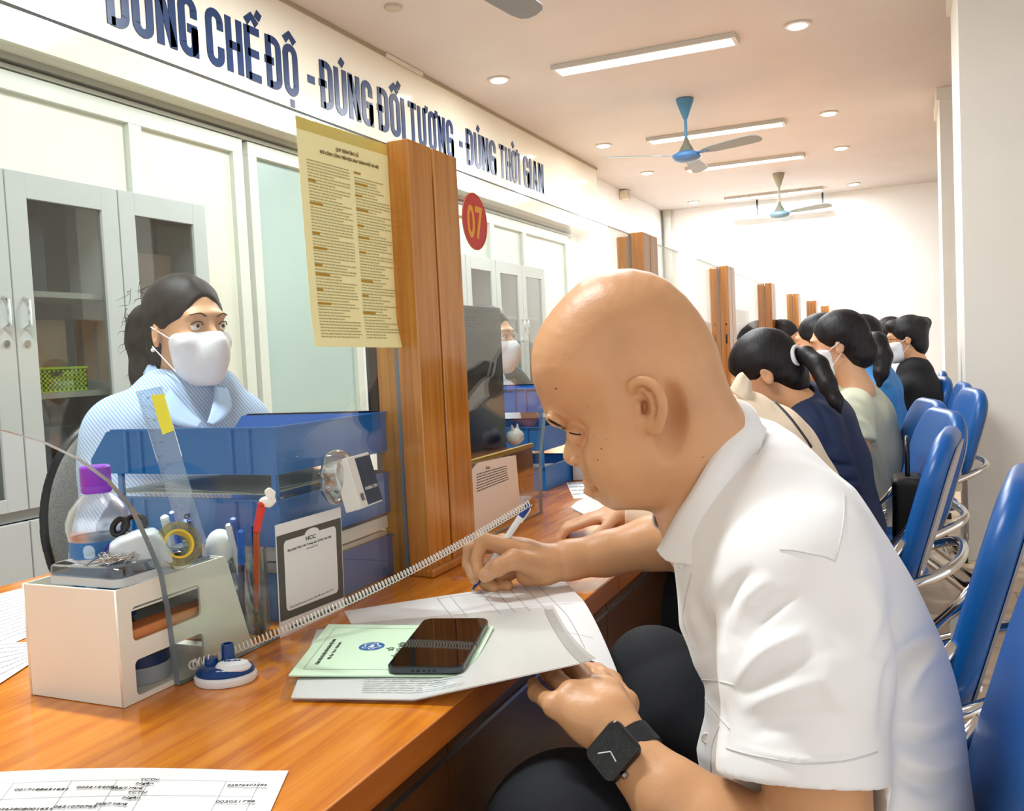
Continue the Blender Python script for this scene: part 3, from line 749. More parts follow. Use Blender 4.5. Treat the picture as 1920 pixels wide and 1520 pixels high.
man = thing('person', at(1620, 1700, .97)*np.array([1, 1, 0]), 'bald man in white short-sleeved shirt bending over the counter and writing with a pen', 'person')
HC = at(1180, 730, .955); HN = unit(ray(1180, 730))
head_px = [(1383, 768), (1370, 733), (1356, 693), (1346, 654), (1328, 614), (1308, 583), (1285, 555), (1253, 527), (1221, 512), (1185, 504.5), (1150, 506), (1118, 514), (1086, 531), (1059, 555), (1035, 583), (1016, 610), (1003, 638), (997, 665), (997.5, 697), (1003, 725), (1012, 748), (1019, 768), (1024, 782), (1033, 793), (1046, 802), (1058, 806), (1063, 811), (1062, 820), (1060, 830), (1056, 845), (1055, 858), (1061, 868), (1073, 874), (1084, 875), (1090, 880), (1093, 890), (1097, 898), (1101, 905), (1104, 911), (1110, 914), (1104, 919), (1104, 928), (1110, 935), (1120, 938), (1130, 946), (1136, 949), (1152, 956.5), (1172, 955), (1195, 952), (1217, 947), (1240, 948), (1258, 975), (1300, 1030), (1368, 1000), (1384, 860)]
G = camgrid(870, 1720, 495, 1740, .66, 1.5, .0023)
Hp = plane_pts(head_px, HC, HN)
Bf = frame_from(HN, (0, 0, 1.))      # columns: u (screen up-ish), v, normal
def sstep(x): x = np.clip(x, 0, 1); return x*x*(3-2*x)
def head_warp(u, v, t, Wd):
    # u,v are metres in the head's middle plane; face narrows forwards and at the chin
    P = np.array([1180, 730]); c0 = HCc
    ex = unit(CR-HN*(CR@HN)); ey = unit(np.cross(HN, ex)); 
    # local screen-right / screen-up coordinates
    a = u*(Bf[:, 0]@ex)+v*(Bf[:, 1]@ex)+((c0-HC)@ex); b = u*(Bf[:, 0]@UPv)+v*(Bf[:, 1]@UPv)+((c0-HC)@UPv)
    px = 1180+a*F/.955; py = 730-b*F/.955
    Wf = Wd*np.ones_like(px)
    # narrowing towards the front of the face below the forehead
    f = sstep((1150-px)/95)*sstep((py-690)/110)
    Wf = Wf*(1-.58*f)
    # jaw and neck narrower than skull
    j = sstep((py-760)/170); Wf = Wf*(1-.17*j)
    ch = sstep((1190-px)/80)*sstep((py-880)/60); Wf = Wf*(1-.25*ch)
    no = sstep((1112-px)/28)*sstep((py-806)/18)*sstep((902-py)/18); Wf = Wf*(1-.45*no)
    li = sstep((1150-px)/40)*sstep((py-885)/15); Wf = Wf*(1-.42*li)
    return Wf, t
HCc = np.mean(np.array(Hp), 0); UPv = unit(CU-HN*(CU@HN))
G.contour(Hp, HN, .066, .078, 0, warp=head_warp)
# cheek, brow, eye socket, nostril, mouth corner
nd = -HN
def hp(x, y, t): # point over the head's middle plane, t metres towards the camera
    return plane_pts([(x, y)], HC+nd*t, HN)[0]
HB = np.stack([unit(CR-HN*(CR@HN)), UPv, nd], 1)
G.ell(hp(1140, 850, .036), (.024, .028, .018), HB, .022)           # cheek
G.ell(hp(1200, 860, .045), (.04, .035, .018), HB, .02)
G.ell(hp(1180, 905, .034), (.03, .020, .014), HB, .02)              # jaw
G.ell(hp(1045, 790, .026), (.014, .007, .010), HB@rotm(0, 0, -.5), .010)   # brow ridge
G.ell(hp(1078, 812, .034), (.016, .011, .012), HB, .012, 's')        # socket
G.sphere = None
G.ell(hp(1082, 816, .0225), (.0115, .0105, .0105), HB, .006)          # lidded eyeball
G.ell(hp(1082, 864, .014), (.0085, .0065, .007), HB, .006)           # nostril wing
G.ell(hp(1082, 872, .016), (.0035, .0022, .004), HB, .002, 's')
G.ell(hp(1114, 913, .014), (.010, .0017, .007), HB@rotm(0, 0, -.25), .003, 's')   # mouth corner
G.ell(hp(1104, 907, .010), (.008, .004, .007), HB@rotm(0, 0, -.5), .005)
G.ell(hp(1106, 924, .010), (.008, .004, .007), HB@rotm(0, 0, -.4), .005)
G.ell(hp(1255, 790, .074), (.014, .034, .016), HB, .015, 's')        # hollow behind the ear
# ear
ET = .080
def ep(x, y, t): return hp(x, y, t)
helix = catmull([ep(1192, 742, ET-.010), ep(1184, 724, ET+.001), ep(1199, 713, ET+.006), ep(1221, 718, ET+.011), ep(1238, 738, ET+.014), ep(1243, 766, ET+.013), ep(1238, 790, ET+.009), ep(1232, 806, ET+.003)], 4)
G.ell(ep(1215, 762, ET-.010), (.0135, .027, .012), HB@rotm(0, 0, -.12), .008)
G.ell(ep(1212, 752, ET+.005), (.0145, .019, .0085), HB@rotm(0, 0, -.12), .003, 's')
G.chain(helix, [.0042]*len(helix), .003)
G.chain([ep(1204, 728, ET+.0), ep(1222, 741, ET+.004), ep(1228, 765, ET+.004), ep(1222, 786, ET+.001)], [.003, .0036, .0036, .003], .003)
G.ell(ep(1227, 799, ET+.002), (.0075, .0095, .0045), HB, .005)
G.ell(ep(1197, 765, ET-.002), (.004, .0075, .005), HB, .004)
G.ell(ep(1209, 763, ET-.003), (.0035, .0075, .010), HB, .002, 's')
# trunk under the shirt
def chain_px(pts, rs, k=.012, infl=0):
    G_.chain([at(*p) for p in pts], rs, k, infl)
G_ = G
chain_px([(1320, 880, .96), (1400, 985, .985), (1500, 1180, .985), (1590, 1450, .985), (1630, 1660, .985)], [.058, .080, .105, .10, .11], .04)
chain_px([(1400, 985, 1.0), (1450, 1020, .88), (1500, 1075, .815)], [.07, .06, .052], .03)
chain_px([(1400, 985, 1.0), (1405, 990, 1.12), (1400, 1000, 1.20)], [.07, .055, .05], .03)
# left arm and hand
LE = (1545, 1640, .775)
chain_px([(1500, 1075, .815), (1520, 1350, .785), LE], [.052, .048, .042], .015)
chain_px([LE, (1440, 1610, .785), (1345, 1560, .80), (1255, 1492, .82), (1205, 1440, .838), (1176, 1402, .855)], [.041, .0435, .0425, .034, .0255, .0225], .012)
hw = [(1176, 1402, .855), (1150, 1372, .868)]
kn = [(1142, 1300, .905), (1110, 1292, .90), (1072, 1300, .892), (1040, 1322, .882)]
chain_px([hw[0], (1140, 1352, .878), (1138, 1300, .900)], [.0225, .021, .014], .01)
for q, r in zip(kn, (.0135, .0130, .0120, .0115)):
    chain_px([(1160, 1385, .862), (int((1160+q[0])/2), int((1385+q[1])/2), .876), q], [.019, .0165, r], .014)
# fingers of the left hand curl up under the sheets
ft = [[(1142, 1300, .905), (1125, 1268, .985), (1095, 1252, 1.03)], [(1110, 1292, .90), (1088, 1262, .985), (1060, 1250, 1.035)], [(1072, 1300, .892), (1042, 1272, .965), (1024, 1262, 1.01)], [(1040, 1322, .882), (1006, 1298, .935), (1000, 1280, .97)]]
for q, r in zip(ft, (.0098, .0100, .0094, .0084)):
    chain_px(q, [r+.002, r, r-.0015], .006)
chain_px([(1165, 1365, .875), (1172, 1318, .915), (1146, 1278, .985), (1120, 1256, 1.03)], [.016, .0125, .0105, .009], .008)
# right arm and writing hand
chain_px([(1400, 1000, 1.20), (1350, 1010, 1.29), (1292, 1022, 1.375)], [.05, .046, .041], .015)
chain_px([(1292, 1022, 1.375), (1226, 1017, 1.375), (1135, 1038, 1.375), (1066, 1050, 1.368), (1022, 1058, 1.36)], [.041, .040, .0325, .0285, .0262], .012)
D0 = 1.335
def q_(x, y): return (860+x/4.364, 920+y/4.364)
def fz(x, y, d): a, b = q_(x, y); return (a, b, d)
wr = (1022, 1058, 1.36)
for q, r in ((fz(420, 470, 1.355), .0150), (fz(360, 430, 1.375), .0140), (fz(430, 520, 1.395), .0135), (fz(520, 610, 1.40), .013)):
    chain_px([wr, (.5*(wr[0]+q[0]), .5*(wr[1]+q[1]), (wr[2]+q[2])/2), q], [.0225, .019, r], .014)
chain_px([(1015, 1066, 1.355), fz(560, 690, 1.365)], [.020, .0165], .012)
TH = [fz(620, 610, 1.335), fz(450, 560, 1.315), fz(315, 625, 1.305), fz(218, 690, 1.312)]
chain_px(TH[:2], [.0165, .0145], .010); chain_px(TH[1:], [.0145, .0128, .0108], .005)
IN = [fz(420, 470, 1.355), fz(190, 400, 1.352), fz(150, 560, 1.342), fz(165, 668, 1.330)]
chain_px(IN[:2], [.0145, .0112], .007); chain_px(IN[1:], [.0112, .0092, .0085], .003)
MI = [fz(360, 430, 1.375), fz(95, 470, 1.378), fz(75, 600, 1.372), fz(125, 720, 1.352)]
chain_px(MI[:2], [.0135, .0110], .007); chain_px(MI[1:], [.0110, .0090, .0085], .003)
RI = [fz(430, 520, 1.395), fz(230, 660, 1.385), fz(215, 745, 1.368), fz(290, 790, 1.358)]
chain_px(RI, [.0130, .0112, .0100, .0090], .004)
PK = [fz(520, 610, 1.40), fz(360, 710, 1.380), fz(330, 775, 1.372), fz(400, 775, 1.360)]
chain_px(PK, [.0125, .0105, .0096, .0088], .004)
body = G.build('body', SKIN, man, smooth=1)
bb = bvh_of(body)

# thumb nail, eyebrow, eyelashes
NAIL = mat('nail', 'd9a98c', .25)
def patch(bvh, x, y, rx, ry, ang, m, name, parent, th=.0006, n=10, sink=0.0):
    vs = []; fs = []; c = snap(bvh, x, y, off=th-sink)
    rings = 3; vs.append(c)
    for j in range(1, rings+1):
        for k in range(n):
            a = 2*pi*k/n; ex = rx*cos(a)*j/rings; ey = ry*sin(a)*j/rings
            p = snap(bvh, x+ex*cos(ang)-ey*sin(ang), y+ex*sin(ang)+ey*cos(ang), off=th*(1 if j < rings else .1)-sink)
            vs.append(p if p is not None else c)
    for k in range(n): fs.append((0, 1+k, 1+(k+1) % n))
    for j in range(1, rings):
        for k in range(n): a = 1+(j-1)*n; b = 1+j*n; fs.append((a+k, b+k, b+(k+1) % n, a+(k+1) % n))
    MB().add(vs, fs).build(name, m, parent, smooth='all')
x, y = q_(225, 672); patch(bb, x, y, 6.2, 4.6, radians(-50), NAIL, 'thumbnail', man)
BROW = mat('brow_hair', '2a211c', .7)
for i in range(26):
    x = 1027+i*1.15; y = 784+i*.62+(i % 3)*1.6; a = snap(bb, x, y, off=.0003); b_ = snap(bb, x+5, y+4.2, off=.0006)
    if a is not None and b_ is not None and i % 1 == 0: 
        if i == 0: hb = MB()
        hb.tube([a, b_], [.0005, .0002], 4)
hb.build('eyebrow', BROW, man)
hb = MB()
lp = [snap(bb, 1068+i*3.0, 811+i*1.2-.10*i*i, off=.0003) for i in range(8)]; lp = [p for p in lp if p is not None]
if len(lp) > 2: hb.tube(lp, .0008, 5)
hb.build('eyelashes', BROW, man)
MOLE = mat('mole', '6a4026', .6)
mm_ = MB()
for x, y, r in ((1043, 728, 2.4), (1121, 862, 1.8), (1128, 841, 2), (1317, 857, 1.7), (1102, 762, 1.4), (1114, 817, 1.3), (1137, 823, 1.3), (1078, 663, 1.2)):
    p = snap(bb, x, y, off=-.0006)
    if p is not None: mm_.sphere(p, r/1800*.95, 8, 6)
mm_.build('moles', MOLE, man)

# ---- shirt
SHIRT = mat('shirt_white', 'f1f1ef', .75, bump=.25, bscale=14, sheen=.2)
SEAM = mat('shirt_seam', 'd6d7d6', .8)
torso_px = [(1372, 775), (1415, 782), (1457, 795), (1495, 820), (1530, 851), (1565, 887), (1605, 922), (1636, 966), (1667, 1013), (1700, 1072), (1727, 1122), (1751, 1168), (1771, 1214), (1786, 1266), (1799, 1322), (1809, 1378), (1818, 1448), (1826, 1520), (1832, 1640), (1825, 1770), (1760, 1830), (1600, 1830), (1450, 1800), (1390, 1700), (1350, 1570), (1320, 1443), (1312, 1397), (1326, 1335), (1326, 1284), (1307, 1248), (1296, 1212), (1281, 1176), (1276, 1110), (1275, 1068), (1268, 1036), (1280, 985), (1305, 925), (1335, 860), (1355, 805)]
TC = at(1550, 1200, .985); TN = unit(ray(1550, 1200))
S = camgrid(1150, 1860, 700, 1720, .66, 1.4, .003)
Tp = plane_pts(torso_px, TC, TN)
Tb = frame_from(TN, (0, 0, 1.)); TCc = np.mean(np.array(Tp), 0); TU = unit(CU-TN*(CU@TN)); TR = unit(CR-TN*(CR@TN))
def torso_warp(u, v, t, Wd):
    a = u*(Tb[:, 0]@TR)+v*(Tb[:, 1]@TR)+((TCc-TC)@TR); b = u*(Tb[:, 0]@TU)+v*(Tb[:, 1]@TU)+((TCc-TC)@TU)
    px = 1550+a*F/.985; py = 1200-b*F/.985
    # distance down the spine from the neck
    sp = ((px-1340)*.38+(py-820)*.92)/1.0
    Wf = Wd*(.40+.60*np.clip(sp/260, 0, 1)**.8)
    Wf = Wf*(1-.10*np.clip((sp-420)/300, 0, 1))
    return Wf, t
S.contour(Tp, TN, .10, .190, 0, warp=torso_warp)
G_ = S
chain_px([(1400, 975, .97), (1455, 1010, .885), (1492, 1068, .825)], [.070, .066, .062], .045)
hem = at(1500, 1462, .775); shd = at(1490, 1075, .820); el = at(1540, 1640, .775)
ax = unit(hem-shd)
chain_px([(1490, 1072, .820), (1508, 1250, .800), (1500, 1440, .782), (1500, 1530, .775)], [.063, .069, .0645, .064], .022)
chain_px([(1400, 1000, 1.19), (1352, 1008, 1.27), (1318, 1016, 1.33)], [.066, .060, .058], .03)
S.noise(.0016, (38, 70), 3)
S.half(hem, ax, k=.002) if False else None
# cut the sleeve at its hem without touching the trunk
hb2 = np.stack([unit(np.cross(ax, CF)), unit(np.cross(ax, np.cross(ax, CF))), ax], 1)
S.cap(at(1499, 1440, .781), at(1505, 1600, .772), .0612, .062, .002, 's')
S.bx(hem+ax*.055, (.072, .069, .055), hb2, .002, .002, 's')
S.half(at(1292, 1022, 1.345), unit(at(1292, 1022, 1.375)-at(1350, 1010, 1.29)))
# neck opening and inside of the sleeve
S.cap(at(1290, 810, .955), at(1360, 915, .985), .062, .055, .004, 's')
shirt = S.build('shirt', SHIRT, man, smooth=2)
def folds(o, lines):
    # press soft ridges (+) and valleys (-) into a garment along lines seen on its near side
    me = o.data; n = len(me.vertices); co = np.empty(n*3, np.float32); me.vertices.foreach_get('co', co); co = co.reshape(-1, 3).astype(float)
    no = np.empty(n*3, np.float32); me.vertex_normals.foreach_get('vector', no); no = no.reshape(-1, 3).astype(float)
    rel = co-EYE; z = rel@CF; px = 960+F*(rel@CR)/z; py = 760-F*(rel@CU)/z; facing = np.clip(-((no*rel).sum(1)/np.linalg.norm(rel, axis=1))*2.5, 0, 1)
    d = np.zeros(n)
    for pts, sg, amp in lines:
        P = np.array(catmull([np.array([a, b, 0.]) for a, b in pts], 5))[:, :2]; m = len(P); best = np.full(n, 1e9); tt = np.zeros(n)
        for i in range(m-1):
            a = P[i]; e = P[i+1]-a; t = np.clip(((px-a[0])*e[0]+(py-a[1])*e[1])/max(e@e, 1e-9), 0, 1)
            q = (px-a[0]-t*e[0])**2+(py-a[1]-t*e[1])**2; k = q < best; best[k] = q[k]; tt[k] = (i+t[k])/(m-1)
        d += .95*amp*np.exp(-best/sg**2)*np.sin(pi*np.clip(tt, .0, 1))**1.2
    co += no*(d*facing)[:, None]; me.vertices.foreach_set('co', co.astype(np.float32).ravel()); me.update()
folds(shirt, [([(1352, 1225), (1348, 1160), (1375, 1100), (1420, 1065)], 13, -.008), ([(1375, 1190), (1405, 1120), (1450, 1080)], 15, .006), ([(1395, 1215), (1440, 1150), (1500, 1110)], 12, -.004),
    ([(1380, 1290), (1430, 1225), (1520, 1180)], 15, .007), ([(1378, 1305), (1440, 1262), (1530, 1225)], 12, -.006), ([(1385, 1335), (1460, 1300), (1560, 1270)], 14, .005), ([(1400, 1380), (1490, 1350), (1600, 1335)], 14, -.004),
    ([(1655, 1395), (1672, 1300), (1690, 1240), (1735, 1195), (1780, 1170)], 16, -.013), ([(1690, 1320), (1720, 1250), (1775, 1215)], 18, .008), ([(1670, 1380), (1740, 1398), (1815, 1375)], 13, -.007), ([(1672, 1350), (1745, 1362), (1805, 1340)], 15, .005),
    ([(1665, 1440), (1740, 1480), (1825, 1470)], 15, -.008), ([(1665, 1415), (1745, 1440), (1822, 1425)], 15, .006), ([(1650, 1230), (1640, 1150), (1600, 1060)], 22, .006), ([(1580, 1240), (1570, 1150), (1560, 1080)], 25, -.003),
    ([(1600, 1350), (1560, 1290), (1545, 1220)], 20, .004), ([(1310, 1120), (1325, 1200), (1345, 1290)], 14, -.006), ([(1290, 1100), (1300, 1160), (1320, 1220)], 10, .004), ([(1345, 1060), (1330, 1120), (1340, 1180)], 12, .005),
    ([(1325, 1300), (1350, 1340), (1352, 1420)], 12, -.006), ([(1365, 1395), (1440, 1414), (1508, 1424), (1580, 1420), (1648, 1405)], 5, .0022), ([(1440, 960), (1500, 900), (1560, 960)], 30, -.003), ([(1400, 900), (1460, 850), (1520, 870)], 22, .003), ([(1690, 1100), (1660, 1180), (1640, 1240)], 16, -.005)])
sb = bvh_of(shirt)
for px_ in ([(1583, 925), (1583, 960), (1580, 990), (1573, 1025), (1566, 1052)], [(1566, 1052), (1548, 1044), (1520, 1038), (1490, 1032), (1462, 1030)], [(1362, 1402), (1400, 1413), (1440, 1421), (1508, 1431), (1580, 1427), (1620, 1418), (1645, 1410)],
            [(1305, 1274), (1340, 1276), (1377, 1284)], [(1305, 1274), (1330, 1320), (1369, 1366)], [(1296, 1075), (1284, 1130), (1282, 1165), (1300, 1215)], [(1350, 1360), (1335, 1400), (1333, 1455)]):
    seam(sb, px_, .0009, 'seam', SEAM, shirt)
BUT = mat('button', 'e9e9e2', .3)
for x, y in ((1281, 1061), (1325, 1383)):
    p = snap(sb, x, y, off=-.0005)
    if p is not None: 
        n_ = -unit(ray(x, y)); o = MB().lathe(p, [(.0052, 0), (.0056, .0014), (.0042, .0026), (.0036, .0018)], axis=n_+CR*-.3, n=20).build('button', BUT, shirt, smooth=True)
# collar: a folded band around the neck
near = [((1386, 752), .968, (1436, 804), .975), ((1372, 782), .925, (1426, 838), .925), ((1350, 828), .893, (1411, 872), .885), ((1322, 878), .880, (1392, 909), .868), ((1296, 923), .884, (1368, 955), .860), ((1270, 963), .900, (1349, 997), .857), ((1250, 1000), .925, (1322, 1036), .860), ((1233, 1031), .95, (1303, 1064), .872)]
far = [((1386, 753), .972, (1434, 806), .982), ((1381, 768), 1.00, (1412, 812), 1.02), ((1345, 830), 1.04, (1370, 880), 1.06), ((1290, 905), 1.05, (1312, 965), 1.07), ((1238, 937), 1.03, (1262, 1000), 1.06), ((1226, 960), .985, (1243, 1003), 1.02)]
def strip(rows, name, m, parent, nseg=6, th=.0022, sub=5):
    A = catmull([at(a[0], a[1], d) for a, d, b, e in rows], sub); B_ = catmull([at(b[0], b[1], e) for a, d, b, e in rows], sub)
    vs = []; fs = []; c0 = HC*.3+TC*.7
    for i in range(len(A)):
        for k in range(nseg+1):
            t = k/nseg; p = A[i]*(1-t)+B_[i]*t; o_ = unit(p-at(1340, 900, .96)); vs.append(p+o_*.006*sin(pi*min(1, t*1.3)))
    for i in range(len(A)-1):
        for k in range(nseg): q = i*(nseg+1)+k; fs.append((q, q+1, q+nseg+2, q+nseg+1))
    o = MB().add(vs, fs).build(name, m, parent, smooth='all')
    s_ = o.modifiers.new('s', 'SOLIDIFY'); s_.thickness = th; s_.offset = 0
    return o
strip(near, 'collar', SHIRT, shirt); strip(far, 'collar', SHIRT, shirt)
seam(bvh_of(shirt.children[-2]) if False else sb, [(1424, 812), (1432, 825), (1428, 838), (1420, 852)], .0006, 'seam', SEAM, shirt)
# placket edge below the collar
# ---- trousers
TROU = mat('trousers_navy', '080c14', .8, bump=.1, bscale=80)
T = camgrid(860, 1900, 1080, 1760, .72, 1.5, .006); G_ = T
chain_px([(1640, 1730, .985), (1400, 1690, .90), (1075, 1590, .90)], [.14, .105, .088], .04)      # left thigh and knee
chain_px([(1640, 1730, .985), (1480, 1500, 1.08), (1262, 1350, 1.12)], [.13, .10, .082], .04)       # right thigh, raised
chain_px([(1262, 1350, 1.12), (1225, 1262, 1.15)], [.082, .060], .03)
chain_px([(1075, 1590, .90), (1090, 1750, .95)], [.085, .07], .03)
T.build('trousers', TROU, man, smooth=1)
# shins and shoes reach the floor
kn1 = at(1090, 1750, .95); kn2 = at(1290, 1420, 1.14)
tr2 = MB().tube([kn1, np.array([-.30, .92, .40]), np.array([-.24, .95, .12])], [.07, .06, .05], 14)
tr2.build('trouser_leg', TROU, man, smooth=True)
MB().tube([kn2, np.array([-.26, 1.15, .45]), np.array([-.20, 1.15, .12])], [.08, .06, .05], 14).build('trouser_leg', TROU, man, smooth=True)
SHOE = mat('shoe_black', '0b0b0c', .3)
for y in (.95, 1.15):
    MB().sphere((-.27, y, .045), (.14, .048, .045)).box((-.40, y-.045, .0), (-.14, y+.045, .015)).sphere((-.19, y, .07), (.06, .045, .05)).build('shoe', SHOE, man, smooth=True)

# ---- wrist watch (a thing he wears)
wt = thing('smart_watch', at(1152, 1405, .83), 'black square smart watch on the bald man\'s left wrist', 'watch')
WB = mat('watch_black', '0c0d10', .18, spec=.6); BAND = mat('watch_band', '15171b', .6)
wc = at(1182, 1410, .853); wax = unit(at(1225, 1462, .832)-at(1150, 1372, .868))
fdir = unit(at(1140, 1412, .815)-wc); fdir = unit(fdir-wax*(fdir@wax)); sdir = np.cross(wax, fdir)
ring = MB(); pts = []
nb = 28; vs = []; fs = []
for i in range(nb):
    a = 2*pi*i/nb; r = .0292
    for w_ in (-.011, .011): 
        for rr in (r, r-.0024): vs.append(wc+wax*w_+(fdir*cos(a)*rr*.98+sdir*sin(a)*rr*1.02))
for i in range(nb):
    j = (i+1) % nb; a = i*4; b_ = j*4
    fs += [(a, b_, b_+2, a+2), (a+1, a+3, b_+3, b_+1), (a, a+1, b_+1, b_), (a+2, b_+2, b_+3, a+3)]
MB().add(vs, fs).build('band', BAND, wt, smooth=True)
cc = wc+fdir*.0292
Rw = np.stack([wax, sdir, fdir], 1)
lo = rrect(.0195, .0225, .0075)
m = MB(); n_ = len(lo); vs = []
for z_, s_ in ((0, .90), (.002, 1.0), (.0075, 1.0), (.0098, .93)):
    for a, b_ in lo: vs.append(cc+Rw@np.array([a*s_, b_*s_, z_]))
fs = [tuple(range(n_))[::-1], tuple(range(3*n_, 4*n_))]
for j in range(3):
    for i in range(n_): fs.append((j*n_+i, j*n_+(i+1) % n_, (j+1)*n_+(i+1) % n_, (j+1)*n_+i))
m.add(vs, fs).build('case', WB, wt, smooth=True)
m = MB(); m.lathe(cc+Rw@np.array([.021, .006, .005]), [(.0032, 0), (.0032, .003)], axis=wax, n=14).build('crown', STEEL, wt)
HND = mat('watch_hand', 'd8dadc', .4)
m = MB(); 
for a_, L_ in ((2.2, .013), (.2, .010)):
    e = np.array([cos(a_)*L_, sin(a_)*L_, 0]); m.tube([cc+Rw@np.array([0, 0, .0103]), cc+Rw@(e+np.array([0, 0, .0103]))], .0006, 6)
m.build('watch_hands', HND, wt)
DOT = mat('watch_dots', '3a3d44', .5); m = MB(); rng = random.Random(4)
for i in range(60): 
    x, y = rng.uniform(-.0145, .0145), rng.uniform(-.0175, .0175); m.lathe(cc+Rw@np.array([x, y, .0098]), [(.0006, 0), (.0006, .0002)], axis=fdir, n=6)
m.build('dial_pattern', DOT, wt)

# ---- the pen he holds
tip = onZ(883, 1110, ZC+.0015); 
best = None
for dd in np.linspace(1.15, 1.75, 600):
    q = at(992, 945, dd); L_ = np.linalg.norm(q-tip)
    if abs(L_-.150) < .0016 and (best is None or dd < best[1]): best = (q, dd)
pend = best[0] if best is not None else at(992, 945, 1.35)
pen = thing('ballpoint_pen', tip, 'white ballpoint pen with blue tip and cap held in the bald man\'s writing hand', 'pen')
pa = unit(pend-tip); Lp = np.linalg.norm(pend-tip)
PENW = mat('pen_white', 'eef2f4', .25); PENB = mat('pen_blue', '0d4191', .25)
MB().lathe(tip, [(.0004, 0), (.0009, .003), (.0011, .005)], axis=pa, n=12).build('point', CHROME, pen, smooth=True)
MB().lathe(tip+pa*.005, [(.0013, 0), (.0030, .010), (.0042, .022), (.0044, .027)], axis=pa, n=18).build('tip_cone', PENB, pen, smooth=True)
MB().lathe(tip+pa*.032, [(.0046, 0), (.0049, .01), (.0049, Lp-.032-.022)], axis=pa, n=18).build('barrel', PENW, pen, smooth=True)
MB().lathe(tip+pa*(Lp-.022), [(.0044, 0), (.0046, .004), (.0046, .018), (.0030, .022)], axis=pa, n=18).build('end_cap', PENB, pen, smooth=True)
sd = unit(np.cross(pa, CF)); MB().tube([tip+pa*(Lp-.03)+sd*-.0055, tip+pa*(Lp-.006)+sd*-.0062, tip+pa*(Lp-.004)+sd*-.004], .0011, 8).build('clip', PENW, pen, smooth=True)
PENEND = pend
# ------------------------------------------------------------------ things on the counter and desk
GX = -.7545            # customer side of the glass
def bil(c, u, v): a, b, d, e = c; return (a*(1-u)+b*u)*(1-v)+(e*(1-u)+d*u)*v     # a=TL b=TR d=BR e=BL
def sheet(corners, name, m, parent, th=.0004, nu=14, nv=14, fn=None, label=None):
    c = [np.asarray(q, float) for q in corners]; N = unit(np.cross(c[1]-c[0], c[3]-c[0])); vs = []; fs = []
    if N@(EYE-c[0]) < 0: N = -N
    for side in (0, 1):
        for j in range(nv+1):
            for i in range(nu+1):
                u, v = i/nu, j/nv; p = bil(c, u, v)
                if fn is not None: p = p+np.asarray(fn(u, v))
                vs.append(p+N*(th*side))
    n = (nu+1)*(nv+1)
    for j in range(nv):
        for i in range(nu):
            a = j*(nu+1)+i; fs.append((a, a+nu+1, a+nu+2, a+1)); fs.append((n+a, n+a+1, n+a+nu+2, n+a+nu+1))
    for i in range(nu): fs.append((i, i+1, n+i+1, n+i)); a = nv*(nu+1)+i; fs.append((a, n+a, n+a+1, a+1))
    for j in range(nv): a = j*(nu+1); fs.append((a, n+a, n+a+nu+1, a+nu+1)); a += nu; fs.append((a, a+nu+1, n+a+nu+1, n+a))
    return MB().add(vs, fs).build(name, m, parent, label, smooth=True)
def print_lines(corners, name, m, parent, rows, rng, th=.00055, hgt=.35, fn=None, gap=.25, u0=.05, u1=.95, v0=.05, v1=.95, ends=None, wmin=.02, wmax=.07):
    # rows of word-length printed marks
    c = [np.asarray(q, float) for q in corners]; N = unit(np.cross(c[1]-c[0], c[3]-c[0]))
    if N@(EYE-c[0]) < 0: N = -N
    mb = MB(); dv = (v1-v0)/rows
    for r in range(rows):
        v = v0+dv*r; u = u0; e = u1 if ends is None else u0+(u1-u0)*ends(r)
        while u < e:
            w = min(rng.uniform(wmin, wmax), e-u)
            q = []
            for a, b in ((u, v), (u+w, v), (u+w, v+dv*hgt), (u, v+dv*hgt)):
                p = bil(c, a, b); 
                if fn is not None: p = p+np.asarray(fn(a, b))
                q.append(p+N*th)
            mb.quad(*q); u += w+wmin*gap*rng.uniform(.6, 1.8)
    if mb.f: return mb.build(name, m, parent, flip=False)
def on_sheet(c, u, v, lift=.0006):
    c = [np.asarray(q, float) for q in c]; N = unit(np.cross(c[1]-c[0], c[3]-c[0]))
    if N@(EYE-c[0]) < 0: N = -N
    return bil(c, u, v)+N*lift
def sheet_text(c, u, v, txt, hgt, m, parent, name='lettering', width=None, flipU=False, bold=.0, ang=0):
    c = [np.asarray(q, float) for q in c]; U = unit(c[1]-c[0]); V_ = unit(c[0]-c[3])
    if ang: U, V_ = U*cos(ang)+V_*sin(ang), V_*cos(ang)-U*sin(ang)
    return text_obj(name, txt, on_sheet(c, u, v, .0016), U, V_, hgt, m, parent, ext=.0003, width=width, bold=bold)
def panel2d(loops, origin, U, Vv, th, name, m, parent, label=None, bevel=0):
    c = bpy.data.curves.new(name, 'CURVE'); c.dimensions = '2D'; c.fill_mode = 'BOTH'; c.extrude = th/2; c.bevel_depth = bevel; c.resolution_u = 2
    for lp in loops:
        s_ = c.splines.new('POLY'); s_.points.add(len(lp)-1); s_.use_cyclic_u = True
        for i, (a, b) in enumerate(lp): s_.points[i].co = (a, b, 0, 1)
    tmp = bpy.data.objects.new('t', c); COL.objects.link(tmp); dg = bpy.context.evaluated_depsgraph_get()
    me = bpy.data.meshes.new_from_object(tmp.evaluated_get(dg)); bpy.data.objects.remove(tmp); bpy.data.curves.remove(c)
    n = len(me.vertices); co = np.empty(n*3, np.float32); me.vertices.foreach_get('co', co); co = co.reshape(-1, 3).astype(float)
    U = unit(U); Vv = unit(Vv); N = np.cross(U, Vv); P = np.asarray(origin)+np.outer(co[:, 0], U)+np.outer(co[:, 1], Vv)+np.outer(co[:, 2], N)
    me.vertices.foreach_set('co', P.astype(np.float32).ravel()); me.update(); me.materials.clear()
    return link(name, me, m, parent, label)
RNG = random.Random(11)
